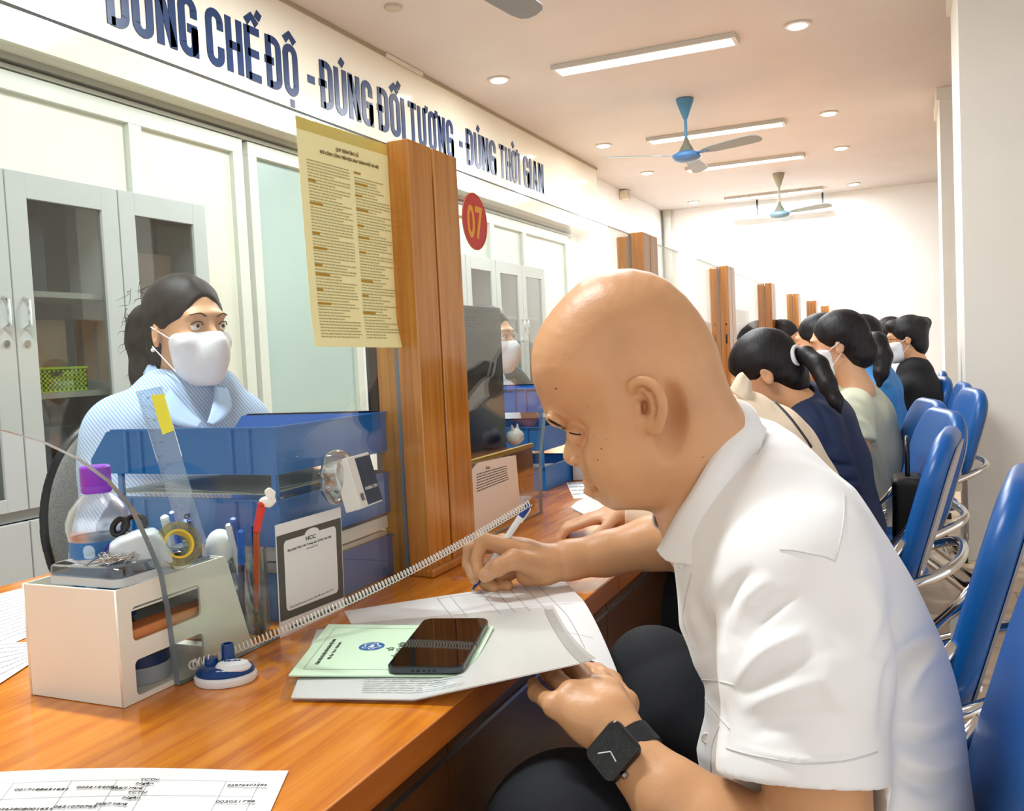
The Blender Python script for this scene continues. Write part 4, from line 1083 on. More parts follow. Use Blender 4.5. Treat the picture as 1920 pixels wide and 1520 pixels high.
IVORY = mat('ivory_plastic', 'ece9dc', .35, noise=.02, nscale=12)
# ---- white desk organizer with side windows
org = thing('desk_organizer', (-.83, .81, ZC), 'cream white desk organizer box with two side windows at the end of the glass', 'organizer')
zb = ZC+.0005; zt = .8955; ya = .692
pB = onX(476, 1189, -.764); pT = onX(421, 1058, -.764)
prof = [(ya, zb), (pB[1], zb), (pB[1]-.008, pB[2]), (pT[1]+.004, zt-.004), (pT[1], zt), (ya, zt)]
def win(px4, r=.006):
    q = [onX(x, y, -.764)[1:] for x, y in px4]; y0 = (q[0][0]+q[3][0])/2; y1 = (q[1][0]+q[2][0])/2; z1 = (q[0][1]+q[1][1])/2; z0 = (q[2][1]+q[3][1])/2
    return [((y0+y1)/2+a, (z0+z1)/2+b) for a, b in rrect((y1-y0)/2, (z1-z0)/2, r)]
wn1 = win([(246, 1136), (375, 1097), (377, 1157), (249, 1200)]); wn2 = win([(253, 1236), (382, 1187), (384, 1253), (257, 1298)])
panel2d([prof, wn1, wn2], (-.7655, 0, 0), (0, 1, 0), (0, 0, 1), .003, 'side_wall', IVORY, org)
panel2d([prof], (-.902, 0, 0), (0, 1, 0), (0, 0, 1), .003, 'side_wall', IVORY, org)
MB().box((-.9005, ya, zb), (-.7672, ya+.003, zt)).build('end_wall', IVORY, org, bevel=.0008)
MB().box((-.9005, ya+.003, zb), (-.767, pB[1]-.01, zb+.003)).box((-.9005, ya+.003, zb+.058), (-.767, pB[1]-.02, zb+.061)).box((-.9005, ya+.003, zt-.028), (-.767, pT[1]-.003, zt-.026)).build('inner_shelf', IVORY, org)
MB().box((-.9005, .845, zt-.026), (-.767, .848, zt)).box((-.835, .848, zt-.026), (-.832, pT[1]-.004, zt)).box((-.9005, pT[1]-.003, zb+.061), (-.767, pT[1], zt)).build('divider', IVORY, org)
t = thing('wooden_block', (-.80, .78, zb+.061), 'orange-brown wooden stamp block inside the organizer\'s upper window', 'block'); MB().box((-.80, .715, zb+.0613), (-.772, .845, zb+.0745)).build('body', mat('block_wood', 'd98a52', .5, noise=.05), t, bevel=.002)
t = thing('tape_roll', (-.815, .78, zb+.004), 'dark roll of tape with grey rim inside the organizer\'s lower window', 'tape')
MB().lathe((-.815, .765, zb+.0033), [(.022, 0), (.034, .0), (.034, .019), (.022, .019)], n=28, cap=False).build('tape_ring', mat('tape_grey', '9aa0a4', .4), t, smooth=True)
MB().lathe((-.815, .765, zb+.0225), [(.02, 0), (.033, 0), (.033, .012), (.02, .012)], n=28, cap=False).build('inner_ring', mat('tape_navy', '15305a', .4), t, smooth=True)
t = thing('binder_clip', (-.82, .74, zb+.062), 'black binder clip inside the organizer\'s upper window', 'clip')
MB().prism([(-.84, .725, zb+.0625), (-.84, .755, zb+.0625), (-.84, .742, zb+.085), (-.84, .738, zb+.085)], (.04, 0, 0)).build('body', BLACK, t); MB().tube(catmull([(-.82, .737, zb+.084), (-.82, .742, zb+.092), (-.815, .75, zb+.090)], 5), .001, 6).build('wire', CHROME, t)
# ---- paper clip dispenser lying on top
SMOKE = glass_mat('smoky_plastic', 'b7bfc6', .06, 1.5, .05)
cb = thing('clip_box', (-.82, .74, zt), 'flat clip dispenser box with smoky lid on top of organizer', 'box')
zc_ = zt+.0005
def rbox(x0, x1, y0, y1, z0, z1, r, name, m, parent, taper=0, label=None, n=5):
    lo = rrect((x1-x0)/2, (y1-y0)/2, r, n); cx, cy = (x0+x1)/2, (y0+y1)/2; N = len(lo); vs = []
    for z, s_ in ((z0, 1-taper*.5), (z0+(z1-z0)*.15, 1), (z1-(z1-z0)*.15, 1-taper*.3), (z1, 1-taper)):
        for a, b in lo: vs.append((cx+a*s_, cy+b*s_, z))
    fs = [tuple(range(N))[::-1], tuple(range(3*N, 4*N))]+[(j*N+i, j*N+(i+1) % N, (j+1)*N+(i+1) % N, (j+1)*N+i) for j in range(3) for i in range(N)]
    return MB().add(vs, fs).build(name, m, parent, label, smooth=True)
GREYP = mat('pale_grey_plastic', 'c3cacc', .3)
rbox(-.872, -.766, .698, .800, zc_, zc_+.009, .010, 'base', GREYP, cb)
rbox(-.872, -.766, .698, .800, zc_+.009, zc_+.021, .010, 'lid', SMOKE, cb, taper=.06)
clips = thing('paper_clips', (-.80, .73, zc_+.012), 'small heap of silver paper clips on the smoky box', 'paper clips'); clips['kind'] = 'stuff'
m = MB(); r_ = random.Random(3)
for i in range(34):
    c = np.array([-.790+r_.gauss(0, .012), .722+r_.gauss(0, .010), zc_+.0225+abs(r_.gauss(0, .004))]); R = rotm(r_.uniform(-.5, .5), r_.uniform(-.5, .5), r_.uniform(0, 6.28))
    P = [(-.011, -.003), (.009, -.003), (.011, 0), (.009, .003), (-.008, .003), (-.010, .001), (-.008, -.001), (.006, -.001)]
    m.tube([c+R@np.array([a, b, 0]) for a, b in P], .0005, 4)
m.build('clip_wires', CHROME, clips)
# ---- grey hole punch standing over the clip box
hpn = thing('hole_punch', (-.80, .80, zt), 'pale grey hole punch with gold lettering on top of the organizer', 'hole punch')
q1 = [(205, 1020), (222, 1006), (262, 992), (290, 990), (302, 1000), (331, 1046), (330, 1056), (305, 1064), (262, 1076), (247, 1072), (204, 1034)]
hc = onX(265, 1035, -.793); hN = unit(-ray(265, 1035)*np.array([1, 1, .2]))
hp_ = [EYE+ray(x, y)*((hc-EYE)@hN/(ray(x, y)@hN)) for x, y in q1]
SM = SDF(*(lambda A: (A.min(0)-.03, A.max(0)+.03))(np.array(hp_)), .0016)
SM.contour(hp_, hN, .010, .024, 0, pw=3); SM.build('handle', GREYP, hpn, smooth=2)
b0 = at(290, 1070, .94); MB().box((-.80, .79, zc_), (-.772, .842, zc_+.004)).box((-.797, .80, zc_+.004), (-.776, .834, zc_+.022)).build('base', mat('punch_metal', '8d9498', .35, .6), hpn, bevel=.001)
text_obj('lettering', 'KIENSANG', onX(248, 1046, -.782), unit(onX(312, 1030, -.782)-onX(248, 1046, -.782)), CU, .0045, mat('gold_print', 'd8c684', .4), hpn, width=.030)
# ---- bottle
bt = at(187, 1000, 1.09); bt[2] = ZC+.0005
bo = thing('water_bottle', bt, 'clear plastic water bottle with purple cap and blue label', 'bottle')
PET = glass_mat('clear_pet', 'eceff0', .28, 1.2, .30)
zcap = at(187, 872, 1.09)[2]
hb = zcap-ZC; k = hb/.205
prof = [(.026, 0), (.032, .004), (.034, .012), (.033, .03), (.0335, .124), (.035, .136), (.0368, .142), (.0368, .150), (.032, .161), (.022, .172), (.0135, .178), (.0135, .184)]
MB().lathe(bt, [(r, z*k) for r, z in prof], n=40, cap=False).build('bottle_body', PET, bo, smooth='all')
MB().lathe(bt+np.array([0, 0, .178*k]), [(.0165, 0), (.0172, .002), (.0172, .009), (.0168, .0095), (.0172, .010), (.0172, hb-.178*k-.002), (.0155, hb-.178*k)], n=40).build('cap', mat('purple_cap', '8a35c4', .35), bo, smooth=True)
MB().lathe(bt+np.array([0, 0, .02*k]), [(.0345, 0), (.0345, .114*k)], n=40, cap=False).build('label_wrap', mat('label_blue', '2f74b4', .4, noise=.25, nscale=40), bo, smooth='all')
wv = unit(np.array([-bt[0], -bt[1], 0])); sd_ = np.array([-wv[1], wv[0], 0])*-1
m = MB(); th0 = math.atan2(wv[1], wv[0])
def cyl_pt(a, z, r=.0345): return bt+np.array([r*cos(th0+a), r*sin(th0+a), z])
vs = [cyl_pt(.50, .112*k)]; 
for i in range(24): aa = 2*pi*i/24; vs.append(cyl_pt(.50+.50*cos(aa), (.112+.020*sin(aa))*k, .0347))
m.add(vs, [(0, 1+i, 1+(i+1) % 24) for i in range(24)]).build('label_purple', mat('purple_label', '6d2aa0', .4), bo, flip=True)
m = MB()
for j, z in enumerate((.090, .107, .124)):
    vs = [cyl_pt(-.38, z*k, .0349)]; 
    for i in range(16): aa = 2*pi*i/16; vs.append(cyl_pt(-.38+.20*cos(aa), (z+.006*sin(aa))*k, .0349))
    m.add(vs, [(0, 1+i, 1+(i+1) % 16) for i in range(16)])
m.build('label_dots', mat('label_pale', 'b9d4ea', .4), bo)
# ---- scissors standing with black handles
sc = thing('scissors', at(245, 985, .985), 'pair of scissors with black loop handles behind the grey hole punch', 'scissors')
m = MB()
for (cx, cy, rx, ry, d) in ((225, 987, 13, 15, 1.02), (252, 984, 20, 17, 1.03)):
    m.tube([at(cx+rx*cos(a)-.3*ry*sin(a), cy+ry*sin(a), d) for a in np.linspace(0, 2*pi, 20)[:-1]], .0035, 8, closed=True)
m.build('handle', BLACK, sc, smooth=True)
MB().tube([at(238, 998, 1.02), at(250, 1050, 1.0)], .0025, 6).build('blade', STEEL, sc)
# ---- tape roll upright
tr = thing('tape_roll', at(328, 1022, .99), 'clear adhesive tape roll with yellow core standing in the organizer', 'tape')
c = at(332, 1022, 1.03); axx = unit(np.array([.75, -.35, .35]))
MB().lathe(c-axx*.007, [(.017, 0), (.026, 0), (.026, .014), (.017, .014), (.017, 0)], axis=axx, n=32, cap=False).build('tape_band', glass_mat('tape_clear', 'e6dcae', .1, 1.5, .12), tr, smooth=True)
MB().lathe(c-axx*.0072, [(.0145, 0), (.017, 0), (.017, .0144), (.0145, .0144), (.0145, 0)], axis=axx, n=32, cap=False).build('tape_core', mat('tape_yellow', 'e7c42a', .5), tr, smooth=True)
# ---- small pot, white ball, pen cup
pt = at(372, 1062, 1.005); pt[2] = zt-.0255
t = thing('small_pot', pt, 'small white round pot in the organizer\'s rear compartment', 'pot')
MB().lathe((-.85, .868, zt-.0255), [(.015, 0), (.0165, .003), (.0175, .036), (.0160, .036), (.015, .004), (.001, .004)], n=28, cap=False).build('pot_body', IVORY, t, smooth=True)
bl = onX(413, 1024, -.795)
t = thing('white_ball', bl, 'smooth white egg-shaped ball above the organizer end', 'ball')
MB().sphere(bl, (.0178, .0178, .0220), 28, 18).build('ball_body', mat('ball_white', 'f1f2ef', .35, sss=.1), t, smooth='all')
MB().lathe(np.array([bl[0], bl[1], ZC+.0632]), [(.013, 0), (.009, .004), (.009, bl[2]-.0215-ZC-.0632), (.013, bl[2]-.0205-ZC-.0632)], n=20).build('stand', IVORY, t, smooth=True)
ACR = glass_mat('acrylic', 'e9eeea', .02, 2.2, .09)
cp = np.array([-.812, .945, ZC+.0005]); hc_ = .112
cup = thing('pen_cup', cp, 'clear ribbed acrylic pen cup behind the organizer', 'pen cup')
pr = []
for i in range(48):
    a = 2*pi*i/48; r = .031+.0006*(i % 2); pr.append((cp[0]+r*cos(a), cp[1]+r*sin(a)))
vs = [(x, y, cp[2]) for x, y in pr]+[(x, y, cp[2]+hc_) for x, y in pr]+[(cp[0]+(x-cp[0])*.92, cp[1]+(y-cp[1])*.92, cp[2]+hc_) for x, y in pr]+[(cp[0]+(x-cp[0])*.92, cp[1]+(y-cp[1])*.92, cp[2]+.004) for x, y in pr]
fs = [tuple(range(48))[::-1], tuple(range(144, 192))]+[(j*48+i, j*48+(i+1) % 48, (j+1)*48+(i+1) % 48, (j+1)*48+i) for j in range(3) for i in range(48)]
MB().add(vs, fs).build('cup_wall', ACR, cup, smooth=True)
pot2 = thing('plastic_beaker', (-.865, .93, ZC), 'white plastic beaker beside the clear pen cup', 'beaker')
MB().lathe((-.870, .925, ZC+.0005), [(.022, 0), (.026, .10), (.0245, .10), (.020, .004), (.001, .004)], n=32, cap=False).build('beaker_body', mat('beaker_white', 'e8ebe4', .3, sss=.1), pot2, smooth=True)
def stick(name, a, b, r, m, lab, cat='pen', capm=None, capf=.3, group=None):
    t = thing(name, a, lab, cat, group); a = np.asarray(a); b = np.asarray(b); u = b-a
    MB().lathe(a, [(r*.3, 0), (r, .008), (r, np.linalg.norm(u)*(1-capf))], axis=u, n=12).build('barrel', m, t, smooth=True)
    MB().lathe(a+u*(1-capf), [(r*1.12, 0), (r*1.12, np.linalg.norm(u)*capf-.002), (r*.7, np.linalg.norm(u)*capf)], axis=u, n=12).build('pen_cap', capm or m, t, smooth=True)
    return t
BLUEP = mat('pen_blue_bright', '1c62c0', .25)
base = cp+np.array([0, 0, .006])
stick('ballpoint_pen', base+np.array([.0, .012, 0]), at(428, 983, 1.12), .0038, PENW, 'white pen with blue cap leaning up behind the white ball', capm=PENW)
stick('ballpoint_pen', base+np.array([-.012, .01, 0]), at(437, 972, 1.12), .0042, BLUEP, 'bright blue pen standing behind the white ball', capm=BLUEP)
stick('ballpoint_pen', base+np.array([.01, .01, 0]), at(478, 984, 1.13), .004, mat('pen_clear', '9fb2c8', .1), 'pale blue pen in the clear cup left of the flamingo pen', capm=mat('pen_navy', '12305f', .3))
stick('ballpoint_pen', base+np.array([.0, -.01, 0]), at(452, 995, 1.10), .004, mat('pen_navy', '12305f', .3), 'navy pen in the clear cup', capm=BLUEP)
stick('ballpoint_pen', np.array([-.878, .915, ZC+.006]), at(308, 968, 1.07), .0045, PENW, 'white-tipped pen left of the clear ruler', capm=PENW)
stick('ballpoint_pen', np.array([-.868, .918, ZC+.006]), at(322, 960, 1.09), .004, BLUEP, 'slim blue pen left of the clear ruler foot', capm=BLUEP)
stick('ballpoint_pen', np.array([-.862, .925, ZC+.006]), at(350, 975, 1.08), .005, BLUEP, 'stubby blue pen behind the clear ruler foot', capm=BLUEP)
# flamingo pen
fl = thing('flamingo_pen', base, 'novelty pen with red neck and white bird head in the pen cup', 'pen')
RED = mat('flamingo_red', 'd23c36', .4); FW = mat('bird_white', 'f0eee4', .4)
MB().tube([base+np.array([.005, .012, 0]), at(481, 996, 1.07)], .0035, 10).build('barrel', mat('pen_orange', 'b0522a', .4), fl, smooth=True)
MB().tube([at(481, 996, 1.07), at(486, 970, 1.068), at(491, 948, 1.066)], [.0042, .0048, .0052], 12).build('neck', RED, fl, smooth=True)
s_ = SDF(at(498, 940, 1.066)-.04, at(498, 940, 1.066)+.04, .0012)
s_.ell(at(499, 940, 1.066), (.0085, .0085, .0062), None, .003); s_.chain([at(a, b, 1.066) for a, b in ((505, 944), (512, 938), (505, 927), (500, 922), (505, 919), (512, 924), (513, 930))], [.0045, .0032, .0022, .0022, .0028, .0026, .0012], .003)
s_.build('bird_head', FW, fl); MB().sphere(at(491, 944, 1.062), (.0058, .0045, .0036), 14, 10).build('wing', RED, fl, smooth='all')
# ---- clear ruler leaning against the tray
RUL = glass_mat('ruler_clear', 'dfe7ec', .03, 1.6, .07)
ru = thing('ruler', at(365, 1010, 1.05), 'clear plastic ruler with a yellow sticker leaning against the blue tray', 'ruler')
ra, rb, rc, rd = at(256, 735, 1.085), at(304, 725, 1.085), at(388, 1015, 1.04), at(350, 1042, 1.04)
rcn = [ra, rb, rc, rd]; sheet(rcn, 'blade', RUL, ru, th=.0022, nu=2, nv=6)
YS = mat('yellow_sticker', 'fdf12a', .4)
c_ = [at(283, 741, 1.078), at(308, 738, 1.078), at(326, 807, 1.070), at(305, 815, 1.070)]; sheet(c_, 'sticker', YS, ru, th=.0005, nu=2, nv=2)
m = MB()
for i in range(60):
    v = .02+.94*i/60; L_ = .22 if i % 5 == 0 else .11
    a, b = on_sheet(rcn, .04, v, .0026), on_sheet(rcn, .04+L_, v, .0026); w = unit(np.array(rd)-np.array(ra))*.0003; m.quad(a, b, b+w, a+w)
m.build('graduations', INK, ru, flip=False)
for i in range(0, 12): sheet_text(rcn, .30, .06+.07*i, str(30-2*i), .0030, INK, ru, name='digit') if i % 2 == 0 else None
text_obj('lettering', 'WinQ', on_sheet(rcn, .62, .90, .0026), unit(np.array(ra)-np.array(rd)), unit(np.array(ra)-np.array(rb)), .006, INK, ru, bold=.02)

# ---- blue letter trays
BLUE = mat('tray_blue', '006cbd', .28, noise=.03, nscale=10)
def trayset(x0, x1, y0, y1, zs, lab, hgt=.066, m=BLUE, detail=True):
    t = thing('letter_tray', ((x0+x1)/2, y0, ZC), lab, 'tray')
    for n_, z in enumerate(zs):
        w = .003; ch = .035; b = z; top = z+hgt
        tr_ = MB().box((x0, y0, b), (x1, y1, b+w)).build('tray_floor', m, t)
        # long side facing the camera, sloping down at the open (staff) end
        for yy, nm in ((y0, 'near_side'), (y1-w, 'far_side')):
            sidep = [(x0, yy, b+w), (x1, yy, b+w), (x1, yy, top), (x0+ch+.02, yy, top), (x0+ch, yy, top-.004), (x0, yy, top-.045)]
            MB().prism(sidep, (0, w, 0)).build(nm, m, tr_)
        MB().box((x1-w, y0+w, b+w), (x1, y1-w, top)).build('end_side', m, tr_)
        rim = MB().box((x0+ch+.012, y0-.004, top-.003), (x1+.003, y0+w, top)).box((x1-w, y0+w, top-.003), (x1+.003, y1+.002, top)).box((x0+ch+.012, y1-w, top-.003), (x1-w, y1+.002, top)); rim.build('rim', m, tr_)
        if detail:
            rb_ = MB()
            for xx in (x0+.075, x0+.102, x1-.075, x1-.045): rb_.tube([(xx, y0-.001, b+.002), (xx, y0-.001, top-.003)], .0035, 8)
            rb_.build('rib', m, tr_, smooth=True)
    for i in range(len(zs)-1):
        for (xx, yy) in ((x1-.008, y0+.004), (x1-.008, y1-.006), (x0+.055, y0+.004), (x0+.055, y1-.006)):
            MB().box((xx-.004, yy-.003, zs[i]+hgt), (xx+.004, yy+.003, zs[i+1])).build('upright', m, t)
    return t
TZ = [ZC+.0008, .874, .974]
trayset(-1.135, -.79, 1.0, 1.305, TZ, 'three-tier blue letter tray behind the glass between clerk and camera')
# contents of the trays
def flatpaper(name, x0, x1, y0, y1, z, m, lab, cat='papers', ang=0, th=.001, group=None, curl=0.0):
    c = np.array([(x0+x1)/2, (y0+y1)/2]); t = thing(name, (c[0], c[1], z), lab, cat, group)
    def r(x, y): dx, dy = x-c[0], y-c[1]; return (c[0]+dx*cos(ang)-dy*sin(ang), c[1]+dx*sin(ang)+dy*cos(ang), z)
    cs = [r(x0, y1), r(x1, y1), r(x1, y0), r(x0, y0)]
    sheet(cs, 'sheet', m, t, th=th, nu=8, nv=8, fn=(lambda u, v: (0, 0, curl*((u-.5)**2+(v-.5)**2)*2)) if curl else None); return t, [np.array(q) for q in cs]
GRN = mat('green_cover', 'd5f0d2', .6, noise=.01)
zz = .874+.0035
t, cs = flatpaper('document_folder', -1.12, -.83, 1.02, 1.20, .942, mat('pale_green_paper', 'dfead0', .6), 'pale green folder on top of the middle tray in front of the clerk', 'folder', th=.002, ang=.03)
t, cs = flatpaper('paper_stack', -1.06, -.83, 1.03, 1.26, .945, mat('grey_paper', 'c9cbc2', .6), 'loose grey sheet crossing the pale green folder in the middle tray', 'papers', th=.001, ang=-.15)
for i, (z, a, col) in enumerate(((ZC+.0045, .02, 'e6e4dd'), (ZC+.028, -.03, 'efeee8'), (ZC+.052, .05, 'dcd9d0'), (ZC+.075, -.05, 'f0efea'))):
    flatpaper('paper_bundle', -1.08, -.797, 1.03, 1.285, z, mat('sheet_tone_%d' % i, col, .7), ['lowest bundle of sheets in the bottom blue tray', 'second bundle of sheets up in the bottom blue tray', 'third bundle of sheets up in the bottom blue tray', 'top bundle of sheets in the bottom blue tray'][i], 'papers', ang=a*.3, th=.020, curl=.003*i/3)
t, cs = flatpaper('card_envelope', -1.0, -.86, 1.22, 1.30, .8775, mat('grey_card', 'b9bab4', .6), 'grey envelope lying in the middle blue tray', 'envelope', th=.02)
# small phone box and plastic bag in the middle tray
pb = thing('carton_box', (-.83, 1.2, .875), 'small white and navy carton tilted in the middle tray', 'box')
R = rotm(0, -.25, .12); bc = at(665, 885, 1.265)
WB_ = mat('carton_white', 'e4e4de', .5); NV = mat('carton_navy', '26384f', .5)
MB().box((-.012, -.034, -.050), (.012, .034, .022), R, bc).build('body', WB_, pb, bevel=.001)
MB().box((.0121, -.012, -.048), (.0127, .0338, .018), R, bc).build('print_panel', NV, pb)
text_obj('lettering', 'MOBILE CPU', bc+R@np.array([.0131, -.009, -.028]), R@np.array([0, 1, 0]), R@np.array([0, 0, 1]), .0045, WB_, pb, width=.038)
MB().box((.0128, -.026, -.04), (.0131, -.018, -.03), R, bc).build('picture', mat('picture_grey', '6b6d6a', .6), pb)
bg = thing('plastic_bag', at(635, 885, 1.24), 'crumpled clear plastic bag behind the small carton', 'bag')
SB = SDF(at(632, 880, 1.25)-.06, at(632, 880, 1.25)+.06, .002); SB.ell(at(632, 878, 1.25), (.020, .030, .026), None, .01); SB.ell(at(628, 905, 1.25), (.018, .024, .03), None, .01); SB.noise(.0030, (160, 260), 5)
SB.build('film', glass_mat('bag_film', 'e3e3de', .12, 2.0, .22), bg, smooth=1)

# ---- notice with the information panel taped to the outside of the glass (its code is left out)
GREYN = mat('notice_grey', '55554f', .5); NW = mat('notice_white', 'eeeeec', .5)
c1 = [onX(515, 985, GX+.0008), onX(638, 950, GX+.0008), onX(646, 1146, GX+.0008), onX(525, 1196, GX+.0008)]
nt_ = thing('information_notice', c1[3], 'grey and white notice sheet taped low on the glass above the cord', 'notice')
sheet(c1, 'sheet', NW, nt_, th=.0006)
def subq(c, u0, u1, v0, v1, lift): return [on_sheet(c, u0, v0, lift), on_sheet(c, u1, v0, lift), on_sheet(c, u1, v1, lift), on_sheet(c, u0, v1, lift)]
MB().quad(*subq(c1, .01, .99, .10, .86, .0009)).build('grey_field', GREYN, nt_, flip=False)
lo = rrect(.40, .315, .045); MB().add([on_sheet(c1, .50+a, .475+b, .0012) for a, b in lo], [tuple(range(len(lo)))]).build('white_field', NW, nt_, flip=False)
MB().add([on_sheet(c1, .52+.11*cos(a), .16-.045*sin(a), .0012) for a in np.linspace(0, pi, 14)], [tuple(range(14))]).build('logo_arc', NW, nt_, flip=False)
LG = mat('logo_dark', '3a4038', .6)
sheet_text(c1, .42, .215, 'HCC', .0055, LG, nt_, width=.022, bold=.01)
sheet_text(c1, .15, .262, 'Bộ phận Một cửa Trung tâm DVVL Hà Nội', .0028, INK, nt_, width=.098)
sheet_text(c1, .42, .295, 'Tài khoản OA', .0022, GREYINK, nt_, width=.026)
sheet_text(c1, .15, .77, 'Mở Zalo/Camera quét QR để quan tâm OA', .0022, GREYINK, nt_, width=.098)
sheet_text(c1, .12, .962, 'VÀ ĐĂNG KÝ HỌC NGHỀ MIỄN PHÍ', .0046, INK, nt_, width=.112, bold=.01)
# ---- yellow notice at the top
YEL = mat('notice_yellow', 'f8f0b4', .4, noise=.02, nscale=8)
c2 = [onX(553, 216, GX+.0012), onX(733, 274, GX+.0012), onX(755, 652, GX+.0012), onX(588, 650, GX+.0012)]
yn = thing('yellow_notice', c2[3], 'long pale yellow printed notice taped to the top of the glass', 'notice')
cf = lambda u, v: (.006*max(0, v-.86)*7*v*(.4+u), 0, 0)
sheet(c2, 'sheet', YEL, yn, th=.0006, fn=cf, nv=24)
BR = mat('notice_brown_ink', '6d4a2a', .6)
sheet_text(c2, .36, .105, 'QUY TRÌNH ỨNG XỬ', .0052, BR, yn, width=.060, bold=.01)
sheet_text(c2, .20, .135, 'NƠI CÔNG CỘNG TRÊN ĐỊA BÀN THÀNH PHỐ HÀ NỘI', .0046, BR, yn, width=.155, bold=.01)
YI = mat('notice_ink', 'bab27c', .7); r_ = random.Random(8)
print_lines(c2, 'print_column', YI, yn, 58, r_, th=.0011, hgt=.42, u0=.07, u1=.50, v0=.175, v1=.965, ends=lambda r: r_.choice((.95, .98, .6, .9, .97, .75)), wmin=.015, wmax=.045, fn=cf)
print_lines(c2, 'print_column', YI, yn, 55, r_, th=.0011, hgt=.42, u0=.54, u1=.95, v0=.20, v1=.965, ends=lambda r: r_.choice((.95, .6, .8, .7, .97, .55)), wmin=.015, wmax=.045, fn=cf)
HL = mat('highlight_brown', 'b58a22', .6); m = MB()
for u, vs_, w in ((.07, (.26, .36, .49, .555, .63, .67, .74, .80), (.07, .12, .07, .13, .07, .14, .06, .13)), (.54, (.175, .225, .28, .345, .42, .475, .545, .68, .75, .83, .90), (.07, .14, .07, .13, .07, .12, .07, .13, .07, .14, .13))):
    for v, ww in zip(vs_, w): m.quad(*subq(c2, u, u+ww, v, v+.011, .0013))
m.build('highlight_bars', HL, yn, flip=False)
MB().quad(*subq(c2, .0, .96, .0, .055, .0014)).build('clear_tape', glass_mat('tape_film', 'f6efc8', .08, 1.6, .10), yn, flip=False)

# ---- pen stand with coiled cord
pc = (onZ(370, 1268, ZC)+onZ(482, 1275, ZC))/2; pc = onZ(424, 1276, ZC)
stn = thing('pen_stand', pc, 'blue and white counter pen stand at the foot of the glass', 'pen stand')
U_ = unit((onZ(482, 1272, ZC)-onZ(368, 1280, ZC))); V_ = np.array([-U_[1], U_[0], 0])
def ovl(a, b, z, n=40, dx=0, dy=0): return [pc+U_*(a*cos(2*pi*i/n)+dx)+V_*(b*sin(2*pi*i/n)+dy)+np.array([0, 0, z]) for i in range(n)]
def loft(rings, name, m, parent):
    n = len(rings[0]); vs = [p for r in rings for p in r]; fs = [tuple(range(n))[::-1], tuple(range((len(rings)-1)*n, len(rings)*n))]+[(j*n+i, j*n+(i+1) % n, (j+1)*n+(i+1) % n, (j+1)*n+i) for j in range(len(rings)-1) for i in range(n)]
    return MB().add(vs, fs).build(name, m, parent, smooth=True)
SW = mat('stand_white', 'e9edf0', .2); SBm = mat('stand_blue', '0e3f7f', .18)
loft([ovl(.033, .027, .0005), ovl(.0345, .0285, .003), ovl(.0345, .0285, .008), ovl(.032, .026, .0105)], 'base', SW, stn)
loft([ovl(.032, .026, .0100), ovl(.0325, .0265, .0125), ovl(.030, .024, .0165), ovl(.022, .018, .0195)], 'blue_body', SBm, stn)
loft([ovl(.0195, .0145, .0150, dx=.010, dy=-.006), ovl(.0205, .0155, .0175, dx=.010, dy=-.006), ovl(.017, .0125, .0225, dx=.010, dy=-.006), ovl(.009, .006, .0245, dx=.010, dy=-.006)], 'white_oval', SW, stn)
MB().lathe(pc+U_*.001+V_*.012+np.array([0, 0, .017]), [(.0085, 0), (.0070, .008), (.0068, .022), (.0050, .022), (.0050, .004)], n=24).build('pen_socket', SBm, stn, smooth=True)
MB().lathe(pc-U_*.018+V_*.009+np.array([0, 0, .015]), [(.0085, 0), (.0075, .010)], n=20).build('cord_socket', SBm, stn, smooth=True)
text_obj('lettering', 'THIEN LONG', pc+U_*.0005+V_*-.0085+np.array([0, 0, .0246]), U_, V_, .0040, SBm, stn, width=.0185, bold=.01, ext=.0006)
cord = thing('coiled_cord', pc, 'white spring coil cord running from the pen stand up to the pen', 'cord')
ca = pc-U_*.022+V_*.012+np.array([0, 0, .022]); cbv = pend+pa*.002
loop_ = [pc-U_*.018+V_*.009+np.array([0, 0, .024]), pc-U_*.036+V_*.006+np.array([0, 0, .020]), pc-U_*.038+V_*.024+np.array([0, 0, .012]), pc-U_*.020+V_*.034+np.array([0, 0, .016])]
path = catmull(loop_+[loop_[-1]*(1-s_)+cbv*s_+np.array([0, 0, -.012*sin(pi*s_)]) for s_ in (.1, .25, .4, .55, .7, .85, 1.0)], 30)
path = np.array(path); L_ = np.concatenate([[0], np.cumsum(np.linalg.norm(np.diff(path, axis=0), axis=1))]); tot = L_[-1]; turns = int(tot/.0050)
N_ = turns*10; pts = []
for i in range(N_):
    s_ = tot*i/(N_-1); k_ = min(np.searchsorted(L_, s_, 'right')-1, len(path)-2); f_ = (s_-L_[k_])/max(L_[k_+1]-L_[k_], 1e-9); p = path[k_]*(1-f_)+path[k_+1]*f_
    t_ = unit(path[k_+1]-path[k_]); x_ = unit(np.cross(t_, np.array([0, 0, 1.]))); y_ = np.cross(x_, t_); a = 2*pi*i/10; pts.append(p+(x_*cos(a)+y_*sin(a))*.0046)
MB().tube(pts, .0008, 5).build('coil', mat('cord_white', 'eceae4', .35), cord, smooth='all')

